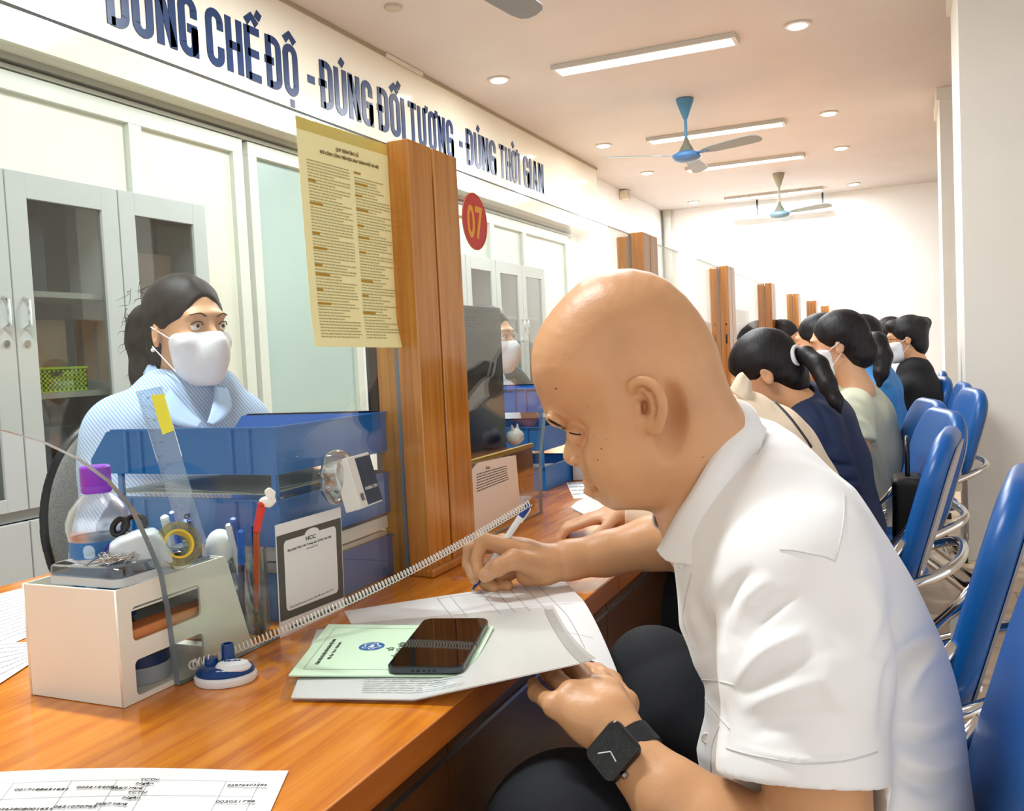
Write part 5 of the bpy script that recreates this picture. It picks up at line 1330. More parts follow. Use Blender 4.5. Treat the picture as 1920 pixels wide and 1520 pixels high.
# ---- form being written on, plastic sleeve with papers, green booklet, phone
z0 = ZC+.0006
fa, fb, fc_, fd = onZ(645, 1146, z0), onZ(1055, 1086, z0), onZ(1172, 1205, z0), onZ(690, 1225, z0)
frm = thing('paper_form', fd, 'white printed form the bald man is writing on, curling over the counter edge', 'paper')
def curlf(u, v):
    p = bil([fa, fb, fc_, fd], u, v); o = max(0, p[0]+.4293); return (-.10*o, 0, .0015*sin(pi*u)-2.2*o*o-.10*o)
sheet([fa, fb, fc_, fd], 'sheet', PAPER, frm, nu=30, nv=16, fn=curlf)
fcn = [fa, fb, fc_, fd]; r_ = random.Random(5)
m = MB()
def ln(u0, v0, u1, v1, w=.0005):
    P = []; n = 12
    for i in range(n+1):
        u = u0+(u1-u0)*i/n; v = v0+(v1-v0)*i/n; P.append(on_sheet(fcn, u, v, .0007)+np.array(curlf(u, v)))
    d = unit(np.cross(P[-1]-P[0], (0, 0, 1)))*w
    for i in range(n): m.quad(P[i], P[i+1], P[i+1]+d, P[i]+d)
for u in (.40, .46, .60, .665, .73, .80, .865): ln(u, .03, u+.02, .92)
ln(.40, .05, .93, .05); ln(.42, .42, .95, .42); ln(.42, .80, .95, .80)
m.build('table_rules', INK, frm, flip=False)
# text runs across the sheet (the form lies sideways)
tc = [fd, fa, fb, fc_]
print_lines(tc, 'print_lines', GREYINK, frm, 12, r_, th=.0008, hgt=.25, u0=.30, u1=.95, v0=.10, v1=.40, ends=lambda r: r_.choice((.4, .6, .8, .9)), wmin=.03, wmax=.08)
MB().quad(*[on_sheet(fcn, a, b, .0007) for a, b in ((.405, .06), (.455, .06), (.468, .55), (.418, .55))]).build('shaded_cell', mat('cell_grey', 'cfd2d2', .7), frm, flip=False)
# sleeve
z1 = ZC+.0035
sa, sb_, sc_, sd2 = onZ(574, 1180, z1), onZ(1038, 1134, z1+.004), onZ(1119, 1264, z1+.034), onZ(523, 1318, z1)
SLV = thing('document_sleeve', sd2, 'clear plastic sleeve full of white papers projecting over the counter edge', 'document sleeve')
scn = [sa, sb_, sc_, sd2]
flex = lambda u, v: (0, 0, .003*sin(pi*u)*sin(pi*v))
FILM = glass_mat('sleeve_film', 'f8f9f8', .15, .35, -.01)
def flex(u, v):
    p = bil(scn, u, v); o = max(0, p[0]+.47)/.15; return (0, 0, z1-p[2]+.003*sin(pi*u)*sin(pi*v)*max(0, 1-o)+.034*o*v+.004*o)
sheet(scn, 'film', FILM, SLV, th=.0010, nu=30, fn=lambda u, v: np.array(flex(u, v))+np.array((0, 0, .0022)))
def flin(u, v): return flex(.04+.915*u, .04+.92*v)
inn = [bil(scn, .045, .04), bil(scn, .955, .03), bil(scn, .955, .97), bil(scn, .035, .95)]
sheet(inn, 'inner_papers', PAPER, SLV, th=.0014, nu=30, fn=flin)
sheet([bil(scn, .957, .03), bil(scn, .992, .03), bil(scn, .992, .97), bil(scn, .957, .97)], 'binding_strip', mat('strip_grey', 'c6ccce', .4, noise=.1, nscale=200), SLV, th=.0012, nu=3, fn=lambda u, v: flex(.957+.035*u, .03+.94*v))
r_ = random.Random(6)
print_lines(inn, 'faint_print', mat('faint_print', 'dcdedd', .7), SLV, 7, r_, th=.0022, fn=flin, hgt=.3, u0=.25, u1=.85, v0=.80, v1=.96, ends=lambda r: r_.choice((.3, .6, .5)))
# booklet
z2 = ZC+.0085
ba, bb_, bc2, bd = onZ(616, 1172, z2), onZ(926, 1176, z2), onZ(878, 1269, z2), onZ(541, 1268, z2)
bk = thing('green_booklet', bd, 'pale green social insurance booklet under the phone', 'booklet')
bcn = [ba, bb_, bc2, bd]; sheet(bcn, 'cover', GRN, bk, th=.0016, nu=4, nv=4)
GI = mat('booklet_ink', '6c7f72', .6); m = MB()
def bl_(u0, v0, u1, v1, w=.0006):
    a, b = on_sheet(bcn, u0, v0, .0018), on_sheet(bcn, u1, v1, .0018); d = unit(np.cross(b-a, (0, 0, 1)))*w; m.quad(a, b, b+d, a+d)
for q in ((.06, .08, .93, .08), (.06, .90, .93, .90), (.06, .08, .06, .90), (.93, .08, .93, .90)): bl_(*q)
m.build('border', GI, bk, flip=False)
tu = unit(bil(bcn, 0, 0)-bil(bcn, 0, 1)); tv = -unit(bil(bcn, 1, .5)-bil(bcn, 0, .5))
DG = mat('booklet_text', '3e4a44', .6)
def btext(s, u, v, h, w, m_=DG, b=.01): text_obj('lettering', s, on_sheet(bcn, u, v, .0018), tu, tv, h, m_, bk, ext=.0003, width=w, bold=b)
btext('CỘNG HÒA XÃ HỘI CHỦ NGHĨA VIỆT NAM', .125, .82, .0040, .092); btext('Độc lập - Tự do - Hạnh phúc', .17, .72, .0036, .062)
btext('SỔ', .50, .55, .0065, .012); btext('BẢO HIỂM XÃ HỘI', .565, .85, .0062, .085)
lc = on_sheet(bcn, .36, .47, .0018); BL = mat('logo_blue', '1f62a8', .5); lu = unit(bb_-ba); lv = np.cross((0, 0, 1.), lu)
LRr = .0155
MB().add([lc+(lu*cos(a)+lv*sin(a))*LRr for a in np.linspace(0, 2*pi, 41)[:-1]], [tuple(range(40))]).build('logo_disc', BL, bk, flip=False)
m = MB(); m.tube([lc+np.array([0, 0, .0002])+(lu*cos(a)+lv*sin(a))*(.0095+.0022*cos(5*a)) for a in np.linspace(0, 2*pi, 61)[:-1]], .0007, 4, closed=True, flat=.3)
m.sphere(lc+lv*.003, (.0026, .0026, .0004), 10, 4); m.sphere(lc-lv*.002, (.0042, .0020, .0004), 10, 4); m.build('logo_emblem', NW, bk)
# phone
zp = ZC+.0108
pA, pB2, pC, pD = onZ(797, 1156, zp+.008), onZ(917, 1162, zp+.008), onZ(853, 1256, zp+.008), onZ(736, 1245, zp+.008)
for q in (pA, pB2, pC, pD): q[2] = 0
pcn = (pA+pB2+pC+pD)/4; pu = unit((pB2-pA)+(pC-pD)); pvv = np.array([-pu[1], pu[0], 0]); hw_ = (np.linalg.norm(pB2-pA)+np.linalg.norm(pC-pD))/4; hl_ = (np.linalg.norm(pA-pD)+np.linalg.norm(pB2-pC))/4
sk = ((pA-pD)@pu)/2
ph = thing('smartphone', pcn+np.array([0, 0, zp]), 'black smartphone lying on the green booklet', 'phone')
pl = unit((pA-pD)+(pB2-pC)); pw_ = unit(np.cross(pl, (0, 0, 1.)))
def rr3(hw, hl, r, z): return [pcn+pw_*a+pl*b+np.array([0, 0, z]) for a, b in rrect(hw, hl, r, 6)]
hw2 = abs((pB2-pA)@pw_)/2*.98
loft([rr3(hw2*.97, hl_*.985, .011, zp), rr3(hw2, hl_, .012, zp+.0015), rr3(hw2, hl_, .012, zp+.0068), rr3(hw2*.975, hl_*.985, .011, zp+.0082)], 'body', mat('phone_frame', '4d5258', .22, .9), ph)
loft([rr3(hw2*.972, hl_*.982, .011, zp+.0082), rr3(hw2*.965, hl_*.978, .011, zp+.0088)], 'screen', mat('phone_screen', '050506', .04, spec=.6), ph)
m = MB(); 
for k_ in range(5): m.box((-.0015, -.0009, -.0008), (.0015, .0009, .0008), np.stack([pw_, pl, (0, 0, 1.)], 1), pcn+pw_*(-.012+.006*k_)-pl*(hl_+.0001)+np.array([0, 0, zp+.004]))
m.build('speaker_holes', BLACK, ph)
MB().box((-.0005, -.014, -.0012), (.0007, .014, .0012), np.stack([pw_, pl, (0, 0, 1.)], 1), pcn+pw_*hw2+pl*.01+np.array([0, 0, zp+.0045])).build('side_button', mat('button_grey', '3a3e42', .3, .8), ph)
# tape residue on the counter
def residue(px, lab):
    P = [onZ(x, y, ZC+.0004) for x, y in px]; t = thing('tape_scrap', P[0], lab, 'tape scrap')
    n = len(P); c0 = sum(P)/n; vs = [c0+np.array([0, 0, .0012])]+P; MB().add(vs, [(0, 1+i, 1+(i+1) % n) for i in range(n)]).build('film', glass_mat('scrap_film', 'fbf0e2', .3, .6, .10), t)
residue([(505, 1232), (530, 1225), (552, 1229), (549, 1241), (520, 1243)], 'scrap of clear tape on the counter left of the plastic sleeve')
residue([(838, 1082), (862, 1078), (874, 1084), (855, 1090)], 'scrap of clear tape on counter left of the writing hand')
residue([(478, 1262), (512, 1248), (530, 1256), (500, 1275)], 'scrap of clear tape beside the blue pen stand')

# ---- sheets at the lower left
def table_sheet(cn, name, lab, rows, cols, seed, z=0, fn=None):
    t = thing(name, cn[3], lab, 'paper'); sheet(cn, 'sheet', PAPER, t, fn=fn, nu=20)
    m = MB(); 
    def l2(u0, v0, u1, v1, w=.0004):
        n = 8; P = [on_sheet(cn, u0+(u1-u0)*i/n, v0+(v1-v0)*i/n, .0007)+(np.array(fn(u0+(u1-u0)*i/n, v0+(v1-v0)*i/n)) if fn else 0) for i in range(n+1)]; d = unit(np.cross(P[-1]-P[0], (0, 0, 1)))*w
        for i in range(n): m.quad(P[i], P[i+1], P[i+1]+d, P[i]+d)
    for u in cols: l2(u, rows[0], u, rows[-1])
    for v in rows: l2(cols[0], v, cols[-1], v)
    m.build('table_rules', GREYINK, t, flip=False); return t
cn = [onZ(-60, 1452, z0), onZ(541, 1446, z0), onZ(455, 1640, z0), onZ(-260, 1680, z0)]
wv_ = lambda u, v: (0, 0, .004*sin(pi*min(1, u*1.1))*(1-v)+.0005)
t = table_sheet(cn, 'paper_table', 'white sheet with a printed table at the bottom left corner', [.13, .29, .47, .65, .83, .98], [.02, .18, .36, .50, .60, .83, .93], 2, fn=wv_)
for (u, v, s, w) in ((.20, .22, '0017188651651', .052), (.39, .22, '0026154082', .040), (.57, .15, 'TCTN', .018), (.565, .19, 'Ngân', .017), (.50, .235, '268/7 Hàng', .03), (.84, .20, '02976603286', .038), (.19, .40, '0262808001651', .052), (.36, .40, '0621070765', .040), (.555, .28, 'TCTN', .018), (.55, .33, 'Ngân', .017), (.48, .385, '268/7 Hàng', .03), (.83, .37, '002021798', .036)):
    sheet_text([q+np.array(wv_(u, v)) for q in cn], u, v, s, .0034, INK, t, width=w*.9)
cn = [onZ(-70, 1130, z0), onZ(62, 1098, z0), onZ(72, 1186, z0), onZ(-60, 1240, z0)]
t = table_sheet(cn, 'paper_sheet', 'white printed sheet on the desk behind the organizer at left edge', [.02, .03], [.02, .03], 3)
print_lines(cn, 'print_lines', GREYINK, t, 14, random.Random(1), hgt=.22, u0=.05, u1=.95, wmin=.02, wmax=.06)
cn = [onZ(-90, 1205, z0+.001), onZ(68, 1204, z0+.001), onZ(66, 1238, z0+.001), onZ(-60, 1320, z0+.001)]
t = table_sheet(cn, 'paper_sheet', 'folded printed sheet at the left edge in front of the other sheet', [.02, .03], [.02, .03], 4)
print_lines(cn, 'print_lines', GREYINK, t, 7, random.Random(2), hgt=.22, u0=.05, u1=.95, wmin=.02, wmax=.06)

# ---- next booth: notice, wooden box, figurine, screen, trays
WBX = wood('box_wood', '6b3a14', '7d4519', '8f5422', 'Y', .2, 1.0, .3)
xb = -.80
wbx = thing('wooden_box', (xb, 1.7, ZC), 'brown wooden box behind the glass below the 07 sticker', 'box')
y0_, y1_ = onX(880, 900, xb)[1], onX(1001, 900, xb)[1]; ztop = onX(1000, 828, xb)[2]
MB().box((xb-.14, y0_, ZC+.0005), (xb, y1_, ztop-.0121)).build('body', WBX, wbx, bevel=.001)
MB().box((xb-.008, y0_-.001, ztop-.0119), (xb+.002, y1_+.002, ztop-.002)).build('top_trim', mat('trim_olive', 'b58a1e', .4), wbx, bevel=.001)
text_obj('lettering', 'TL', (xb+.0005, onX(965, 920, xb)[1], onX(965, 925, xb)[2]), (0, 1, 0), (0, 0, 1), .03, mat('copper_print', 'b5713a', .3, .5), wbx, width=.05, bold=.02)
c3 = [onX(884, 870, GX+.001), onX(962, 853, GX+.001), onX(976, 952, GX+.001), onX(884, 1012, GX+.001)]
n3 = thing('paper_notice', c3[3], 'creased white notice sheet taped below the 07 sticker right of the posts', 'notice')
sheet(c3, 'sheet', mat('warm_paper', 'eadfd2', .6), n3, fn=lambda u, v: (.006*max(0, u-.75)*4*(1-v), 0, -.012*max(0, .12-u)*8*max(0, .1-v)*10))
sheet_text(c3, .30, .12, 'Zalo:', .005, INK, n3, width=.02, bold=.01)
print_lines(c3, 'print_lines', INK, n3, 7, random.Random(9), th=.0012, hgt=.3, u0=.10, u1=.82, v0=.15, v1=.42, wmin=.03, wmax=.09)
mo = thing('display_screen', at(900, 720, 1.9), 'black upright display with vented top behind the second glass', 'screen')
q0, q1_, q2, q3 = onX(868, 568, -.90), onX(938, 575, -.90), onX(938, 840, -.90), onX(884, 860, -.90)
MB().box((-.935, q0[1]-.02, ZC+.0005), (-.90, q1_[1], q0[2]-.004)).build('housing', mat('screen_black', '181a1c', .15, spec=.6), mo, bevel=.003)
m = MB()
for i in range(9): m.box((-.8995, q0[1], q0[2]-.012-i*.0062), (-.899, q1_[1]-.004, q0[2]-.0095-i*.0062))
m.build('vent_slots', mat('vent_grey', '5a5e60', .5), mo)
cat_ = thing('cat_figurine', onX(975, 810, -.87), 'white cat figurine on the wooden box behind the second glass', 'figurine')
cc0 = onX(966, 818, -.87); cc0[2] = ztop+.006
s_ = SDF(cc0-.06, cc0+.06, .002); s_.ell(cc0, (.020, .030, .019), None, .01); s_.ell(cc0+np.array([.004, -.020, -.004]), (.014, .013, .013), None, .01); s_.cap(cc0+np.array([0, .012, .014]), cc0+np.array([0, .018, .030]), .006, .002, .004); s_.cap(cc0+np.array([0, -.012, .014]), cc0+np.array([0, -.018, .030]), .006, .002, .004)
s_.build('cat_body', FW, cat_, smooth=1); MB().tube([cc0+np.array([.0195, y, .0+.003*sin(y*300)]) for y in np.linspace(-.008, .012, 8)], .0007, 5).build('cat_face', INK, cat_)
trayset(-1.20, -.86, 2.16, 2.46, [ZC+.0008, .874, .974], 'blue letter tray two-thirds hidden behind the bald man\'s forehead', hgt=.062)
t, cs = flatpaper('paper_bundle', -1.12, -.88, 2.18, 2.40, ZC+.0045, mat('sheet_tone_1', 'efeee8', .7), 'bundle of white sheets in the far booth\'s bottom tray', th=.03, curl=.01)
t, cs = flatpaper('paper_bundle', -1.12, -.88, 2.18, 2.42, .8785, mat('sheet_tone_2', 'dcd9d0', .7), 'bundle of grey sheets in the far booth\'s middle tray', th=.02, curl=.01)
# sheets by the next customer
cn = [onZ(1062, 905, z0), onZ(1110, 903, z0), onZ(1128, 932, z0), onZ(1076, 935, z0)]
t = thing('paper_note', cn[3], 'small white note on counter in front of the bald man\'s lips', 'paper'); sheet(cn, 'sheet', PAPER, t); print_lines(cn, 'print_lines', GREYINK, t, 4, random.Random(3), hgt=.25, wmin=.1, wmax=.3)
cn = [onZ(1100, 936, z0+.012), onZ(1160, 945, z0+.004), onZ(1150, 986, z0+.001), onZ(1070, 954, z0+.001)]
t = thing('paper_sheet', cn[3], 'crumpled white sheet on the counter beneath the bald man\'s chin', 'paper'); sheet(cn, 'sheet', PAPER, t, fn=lambda u, v: (0, 0, .004*sin(5*u+3*v)+.004)); 
t = thing('small_box', onZ(1092, 890, ZC), 'small white dispenser standing beyond the bald man\'s nose', 'box'); c = onZ(1092, 899, ZC); MB().box(c+np.array([-.02, -.02, 0.0005]), c+np.array([.02, .02, .05])).build('body', mat('dispenser_white', 'e6e2da', .5), t, bevel=.002)
# ------------------------------------------------------------------ other people
HAIR = mat('hair_black', '151213', .5, bump=.3, bscale=150, stretch=(1, 1, .10), spec=.4, noise=.6, nscale=110)
HAIR2 = mat('hair_brown', '241c18', .55, bump=.12, bscale=60, stretch=(1, 1, .2), spec=.35, noise=.6, nscale=110)
MASK = mat('mask_white', 'eceef1', .8, bump=.15, bscale=25)
SKA = mat('skin_light', 'dcab85', .45, noise=.05, nscale=10, sss=.12)
SKB = mat('skin_mid', 'cf9b72', .45, noise=.05, nscale=10, sss=.1)
EYEW = mat('eye_white', 'ece8e2', .2); IRIS = mat('iris_brown', '2a1a10', .15); LIP = mat('lip', 'b8705f', .4)
def basis(fwd, pitch=0, roll=0):
    f = unit(np.array([fwd[0], fwd[1], 0])); r = np.cross(f, (0, 0, 1.)); up = np.array([0, 0, 1.])
    f2 = f*cos(pitch)-up*sin(pitch); up2 = up*cos(pitch)+f*sin(pitch)
    r2 = r*cos(roll)+up2*sin(roll); up3 = up2*cos(roll)-r*sin(roll)
    return np.stack([r2, f2, up3], 1)
def head(G, c, R, infl=0, ears=True, s=1.0, neck=True):
    L = lambda x, y, z: c+R@(np.array([x, y, z])*s)
    e = lambda p, r, k, mode='u', rr=None: G.ell(L(*p), np.array(r)*s, R if rr is None else R@rr, k, mode, infl if mode == 'u' else 0)
    e((0, -.012, .035), (.073, .095, .085), 0); e((0, .028, -.035), (.058, .064, .080), .03); e((0, .045, -.082), (.040, .043, .032), .025); e((0, .076, -.102), (.018, .015, .014), .02)
    e((0, .080, .030), (.046, .014, .009), .018)
    for sx in (-1, 1):
        e((sx*.031, .096, .010), (.017, .012, .010), .012, 's'); e((sx*.031, .077, .009), (.0130, .0130, .0115), .004)
        e((sx*.036, .066, -.028), (.020, .018, .016), .018)
    G.cap(L(0, .088, .010), L(0, .110, -.028), .0065*s, .0100*s, .010, 'u', infl)
    for sx in (-1, 1): e((sx*.011, .098, -.033), (.007, .009, .007), .005)
    if not infl:
        e((0, .094, -.060), (.021, .0085, .0052), .005); e((0, .092, -.070), (.018, .0085, .0058), .005); e((0, .103, -.065), (.019, .006, .0010), .002, 's')
    if ears and not infl:
        for sx in (-1, 1):
            e((sx*.072, -.010, -.005), (.0075, .018, .030), .004, 'u', rotm(.15, 0, sx*-.35)); e((sx*.079, -.006, -.002), (.004, .009, .016), .003, 's', rotm(.15, 0, sx*-.35))
    if neck: G.cap(L(0, -.02, -.06), L(0, -.045, -.19), .050*s, .056*s, .02, 'u', infl)
def hair_cap(G, c, R, s=1.0, line=.0, thick=1.0):
    L = lambda x, y, z: c+R@(np.array([x, y, z])*s); e = lambda p, r, k, mode='u': G.ell(L(*p), np.array(r)*s, R, k, mode)
    e((0, -.018, .040), (.080*thick, .101*thick, .092*thick), 0); e((0, -.060, -.035), (.062, .048, .065), .03)
    e((0, .098, -.020+line), (.060, .068, .088), .008, 's')
    for sx in (-1, 1): e((sx*.078, .004, -.028), (.022, .030, .036), .006, 's')
def mask_on(parent, c, R, s=1.0, h=.003, straps=True, m=None):
    lo = c-.17*s; hi = c+.17*s; G = SDF(lo, hi, h); head(G, c, R, infl=.0045, ears=False, s=s, neck=False)
    G.ell(c+R@(np.array([0, .085, -.055])*s), np.array([.036, .042, .045])*s, R, .02)
    G.bx(c+R@(np.array([0, .085, -.064])*s), np.array([.075, .064, .058])*s, R, .022*s, 0, 'i')
    G.build('face_mask', m or MASK, parent, smooth=2)
    if straps:
        t = MB()
        for sx in (-1, 1):
            for z0, z1 in ((-.022, .012), (-.088, -.030)):
                t.tube(catmull([c+R@(np.array(q)*s) for q in ((sx*.062, .040, z0), (sx*.072, .015, (z0+z1)/2), (sx*.0805, -.012, z1))], 4), .0014*s, 6)
        t.build('mask_strap', m or MASK, parent)
def eyes_on(parent, c, R, s=1.0, look=(0, 1, -.1), brows=True):
    for sx in (-1, 1):
        p = c+R@(np.array([sx*.031, .0775, .0075])*s); Re = R
        MB().sphere(p, .0118*s, 18, 12).build('eye', EYEW, parent, smooth='all')
        d = unit(R@unit(look)); MB().sphere(p+d*.0072*s, .0056*s, 14, 10).build('iris', IRIS, parent, smooth='all')
        MB().tube(catmull([c+R@(np.array(q)*s) for q in ((sx*.019, .0895, .0085), (sx*.026, .0925, .0150), (sx*.037, .0905, .0150), (sx*.045, .083, .0090))], 4), .0013*s, 6).build('eyelashes', BROW, parent)
        if brows: MB().tube(catmull([c+R@(np.array(q)*s) for q in ((sx*.014, .0945, .026), (sx*.028, .0955, .033), (sx*.047, .083, .030))], 4), [.0022*s, .0028*s, .0028*s, .0028*s, .0028*s, .0022*s, .0020*s, .0016*s, .0012*s], 6, flat=.5).build('eyebrow', BROW, parent)
def hand5(G, w, d, nrm, s=1.0, curl=.6, k=.006):
    # simple five fingered hand from wrist w pointing d, palm normal nrm
    d = unit(d); nrm = unit(nrm-d*(nrm@d)); sdv = np.cross(d, nrm)
    pc_ = w+d*.045*s; G.ell(pc_, np.array([.038, .050, .014])*s, np.stack([sdv, d, nrm], 1), .01); G.cap(w-d*.01, w+d*.02, .024*s, .024*s, .015)
    for i, (o, L_) in enumerate(((-.028, .062), (-.010, .075), (.009, .078), (.027, .070))):
        a = w+d*.085*s+sdv*o*s; b = a+(d*cos(curl*.5)+nrm*sin(curl*.5))*L_*.5*s; c = b+(d*cos(curl*1.4)+nrm*sin(curl*1.4))*L_*.5*s
        G.cap(a-d*.02*s, b, .0095*s, .0085*s, k); G.cap(b, c, .0085*s, .0070*s, k*.4)
    a = w+d*.02*s+sdv*.028*s; b = a+(d*.6+sdv*.5+nrm*.4)*.040*s; c = b+(d*.8+sdv*.1+nrm*.4)*.030*s
    G.cap(a, b, .013*s, .010*s, k); G.cap(b, c, .010*s, .008*s, k*.4)
def bounds(pts, m): A = np.array(pts); return A.min(0)-m, A.max(0)+m
def figure(label, base, c, R, skin, top, trunk, tr, arms, legs=None, sleeve=1.0, hair='cap', mask=False, h=.005, hs=1.0, topname='shirt', hairm=None, legm=None, short=False, glasses=False, eyes=False, extra_hair=None, hair_line=0, group=None, topmat_noise=.003, shape=.62):
    """trunk: neck-base..pelvis world points, tr radii across; arms: list of (points, radii, handdir or None)"""
    P = thing('person', base, label, 'person', group)
    pts = [c+.16, c-.16]+list(trunk)+[q for a in arms for q in a[0]]
    lo, hi = bounds(pts, .17)
    G = SDF(lo, hi, h); head(G, c, R, s=hs)
    G.chain([c+R@(np.array([0, -.045, -.17])*hs)]+list(trunk[:1]), [.055*hs, .058], .02); G.chain(trunk, [r*.72 for r in tr], .03)
    for a in arms:
        G.chain(a[0], a[1], .012)
        if a[2] is not None: hand5(G, a[0][-1], a[2][0], a[2][1], .95)
    G.chain([trunk[0], arms[0][0][0]], [.05, .045], .03) if arms else None
    G.build('body', skin, P, smooth=1)
    # garment
    S_ = SDF(lo, hi, h); t_ = trunk; sa_ = None
    side = R[:, 0] if True else None
    # flattened trunk: two parallel chains left and right of the spine
    for o in (-1, 0, 1):
        q = []
        for i, p in enumerate(t_): q.append(p+side*o*tr[i]*shape)
        S_.chain(q, [r*.92 for r in tr], .05)
    for a in arms:
        n_ = len(a[0]) if not short else 2
        pp = list(a[0][:n_]); rr = [r+.016 for r in a[1][:n_]]
        if not short: pp[-1] = pp[-1]*.9+pp[-2]*.1
        else: pp[-1] = pp[0]*.25+pp[1]*.75; rr[-1] = rr[0]*.98
        S_.chain([t_[0]*.6+pp[0]*.4]+pp, [.06]+rr, .03)
        d_ = unit(pp[-1]-pp[-2]); S_.bx(pp[-1]+d_*.06, (.09, .09, .06), frame_from(d_), .002, .002, 's')
    nk = c+R@(np.array([0, -.03, -.10])*hs); S_.cap(nk, t_[0]+R[:, 2]*.035, .058*hs, .060, .006, 's')
    S_.noise(topmat_noise, (40, 85), 7)
    g = S_.build(topname, top, P, smooth=1)
    if hair:
        H_ = SDF(c-.26, c+.26, max(.003, h*.75)); hair_cap(H_, c, R, hs, hair_line)
        if extra_hair: extra_hair(H_)
        H_.noise(.0016, (120, 220), 4); H_.build('hair', hairm or HAIR, P, smooth=1)
    if mask: mask_on(P, c, R, hs, h=max(.003, h*.7))
    if eyes: eyes_on(P, c, R, hs)
    if glasses:
        m = MB()
        for sx in (-1, 1):
            q = c+R@(np.array([sx*.033, .104, .008])*hs); m.tube([q+R@np.array([.024*cos(a), 0, .018*sin(a)])*hs for a in np.linspace(0, 2*pi, 17)[:-1]], .0015, 6, closed=True)
            m.tube([q+R@np.array([sx*.024, 0, .006]), c+R@(np.array([sx*.076, .0, .006])*hs)], .0015, 6)
        m.build('glasses', BLACK, P)
    if legs:
        Lg = SDF(*bounds([q for l in legs for q in l[0]], .14), h*1.2)
        for l in legs: Lg.chain(l[0], l[1], .03)
        Lg.build('trousers', legm, P, smooth=1)
    return P, g
FWD = lambda toward, cam: unit(toward)
def ap(*l): return [at(*q) for q in l]

# clerk behind the nearest glass
c = at(352, 622, 1.90); R = basis((.969, -.25), -.02)
BSH = bpy.data.materials.new('striped_blue_shirt'); BSH.use_nodes = True; nt = BSH.node_tree; b = nt.nodes['Principled BSDF']; MATS['striped_blue_shirt'] = BSH
tc = nt.nodes.new('ShaderNodeTexCoord'); wv = nt.nodes.new('ShaderNodeTexWave'); wv.inputs['Scale'].default_value = 62; wv.bands_direction = 'DIAGONAL'; rp = nt.nodes.new('ShaderNodeValToRGB')
rp.color_ramp.elements[0].position = .35; rp.color_ramp.elements[0].color = srgb('93b1d8'); rp.color_ramp.elements[1].position = .6; rp.color_ramp.elements[1].color = srgb('c3d4ea')
nt.links.new(tc.outputs['Object'], wv.inputs['Vector']); nt.links.new(wv.outputs['Fac'], rp.inputs['Fac']); nt.links.new(rp.outputs['Color'], b.inputs['Base Color']); b.inputs['Roughness'].default_value = .8
def bun(H_):
    L = lambda x, y, z: c+R@np.array([x, y, z])
    H_.ell(L(.02, -.115, .02), (.042, .040, .050), R, .02); H_.ell(L(.03, -.135, -.01), (.030, .028, .045), R, .02)
    H_.chain([L(.02, -.115, -.01), L(.025, -.12, -.08), L(.015, -.115, -.15), L(.0, -.105, -.20)], [.038, .036, .034, .020], .02)
tk = ap((355, 752, 1.93), (335, 850, 1.92), (330, 1010, 1.93), (330, 1180, 1.95))
armN = (ap((228, 812, 1.80), (215, 1010, 1.72), (330, 1085, 1.52), (395, 1080, 1.42)), [.052, .044, .037, .028], None)
armF = (ap((448, 800, 2.0), (500, 960, 1.95), (545, 912, 1.72), (575, 893, 1.62)), [.048, .042, .034, .025], (CR*.9+CF*-.3-CU*.1, np.array([0, 0, -1.])))
clerk, g = figure('female clerk in striped light blue shirt with white mask behind the nearest glass', at(330, 1100, 1.95)*np.array([1, 1, 0]), c, R, SKA, BSH, tk, [.075, .115, .120, .13], [armN, armF], h=.0042, mask=True, eyes=True, hs=.94, extra_hair=bun, hairm=HAIR2, hair_line=.004, shape=.75)
rr = random.Random(21); m = MB()
for i in range(150):
    b0 = c+R@np.array([rr.gauss(.01, .03), -.118+rr.gauss(0, .012), rr.gauss(.0, .05)]); d_ = unit(R@np.array([rr.gauss(0, .5), -1, rr.gauss(.1, .7)])); n_ = unit(np.array([rr.gauss(0, 1), rr.gauss(0, 1), rr.gauss(0, 1)])); q = []
    for k_ in range(7): t_ = k_/6; q.append(b0+d_*.034*t_+n_*.010*sin(6*t_+i)+np.array([0, 0, -.02*t_*t_]))
    m.tube(q, [.0009, .0008, .0007, .0006, .0005, .0004, .0002], 4)
m.build('loose_strands', HAIR2, clerk)
gb = bvh_of(g)
# shirt collar of the clerk
SHC = mat('collar_blue', 'a9c3e6', .8)
def flat_collar(rows, m, parent, name='collar', th=.003):
    A = catmull([at(*r[0]) for r in rows], 5); B_ = catmull([at(*r[1]) for r in rows], 5); vs = []; fs = []
    for i in range(len(A)):
        for k in range(4): vs.append(A[i]*(1-k/3)+B_[i]*(k/3))
    for i in range(len(A)-1):
        for k in range(3): q = i*4+k; fs.append((q, q+1, q+5, q+4))
    o = MB().add(vs, fs).build(name, m, parent, smooth='all'); s_ = o.modifiers.new('s', 'SOLIDIFY'); s_.thickness = th; return o
flat_collar([((283, 672, 1.93), (268, 700, 1.90)), ((300, 700, 1.86), (285, 735, 1.83)), ((325, 735, 1.82), (300, 775, 1.79)), ((352, 765, 1.81), (330, 795, 1.78)), ((378, 790, 1.80), (372, 803, 1.79))], SHC, g)
flat_collar([((398, 712, 1.92), (425, 722, 1.93)), ((402, 740, 1.86), (435, 760, 1.87)), ((396, 768, 1.82), (420, 785, 1.82)), ((388, 792, 1.80), (400, 795, 1.80))], SHC, g)
t = thing('pearl_earring', c+R@np.array([.078, -.006, -.037]), 'small pearl earring on the masked clerk\'s ear', 'earring'); MB().sphere(c+R@np.array([.0795, -.004, -.036]), .0042).build('pearl', mat('pearl', 'f4ece0', .15), t, smooth='all')

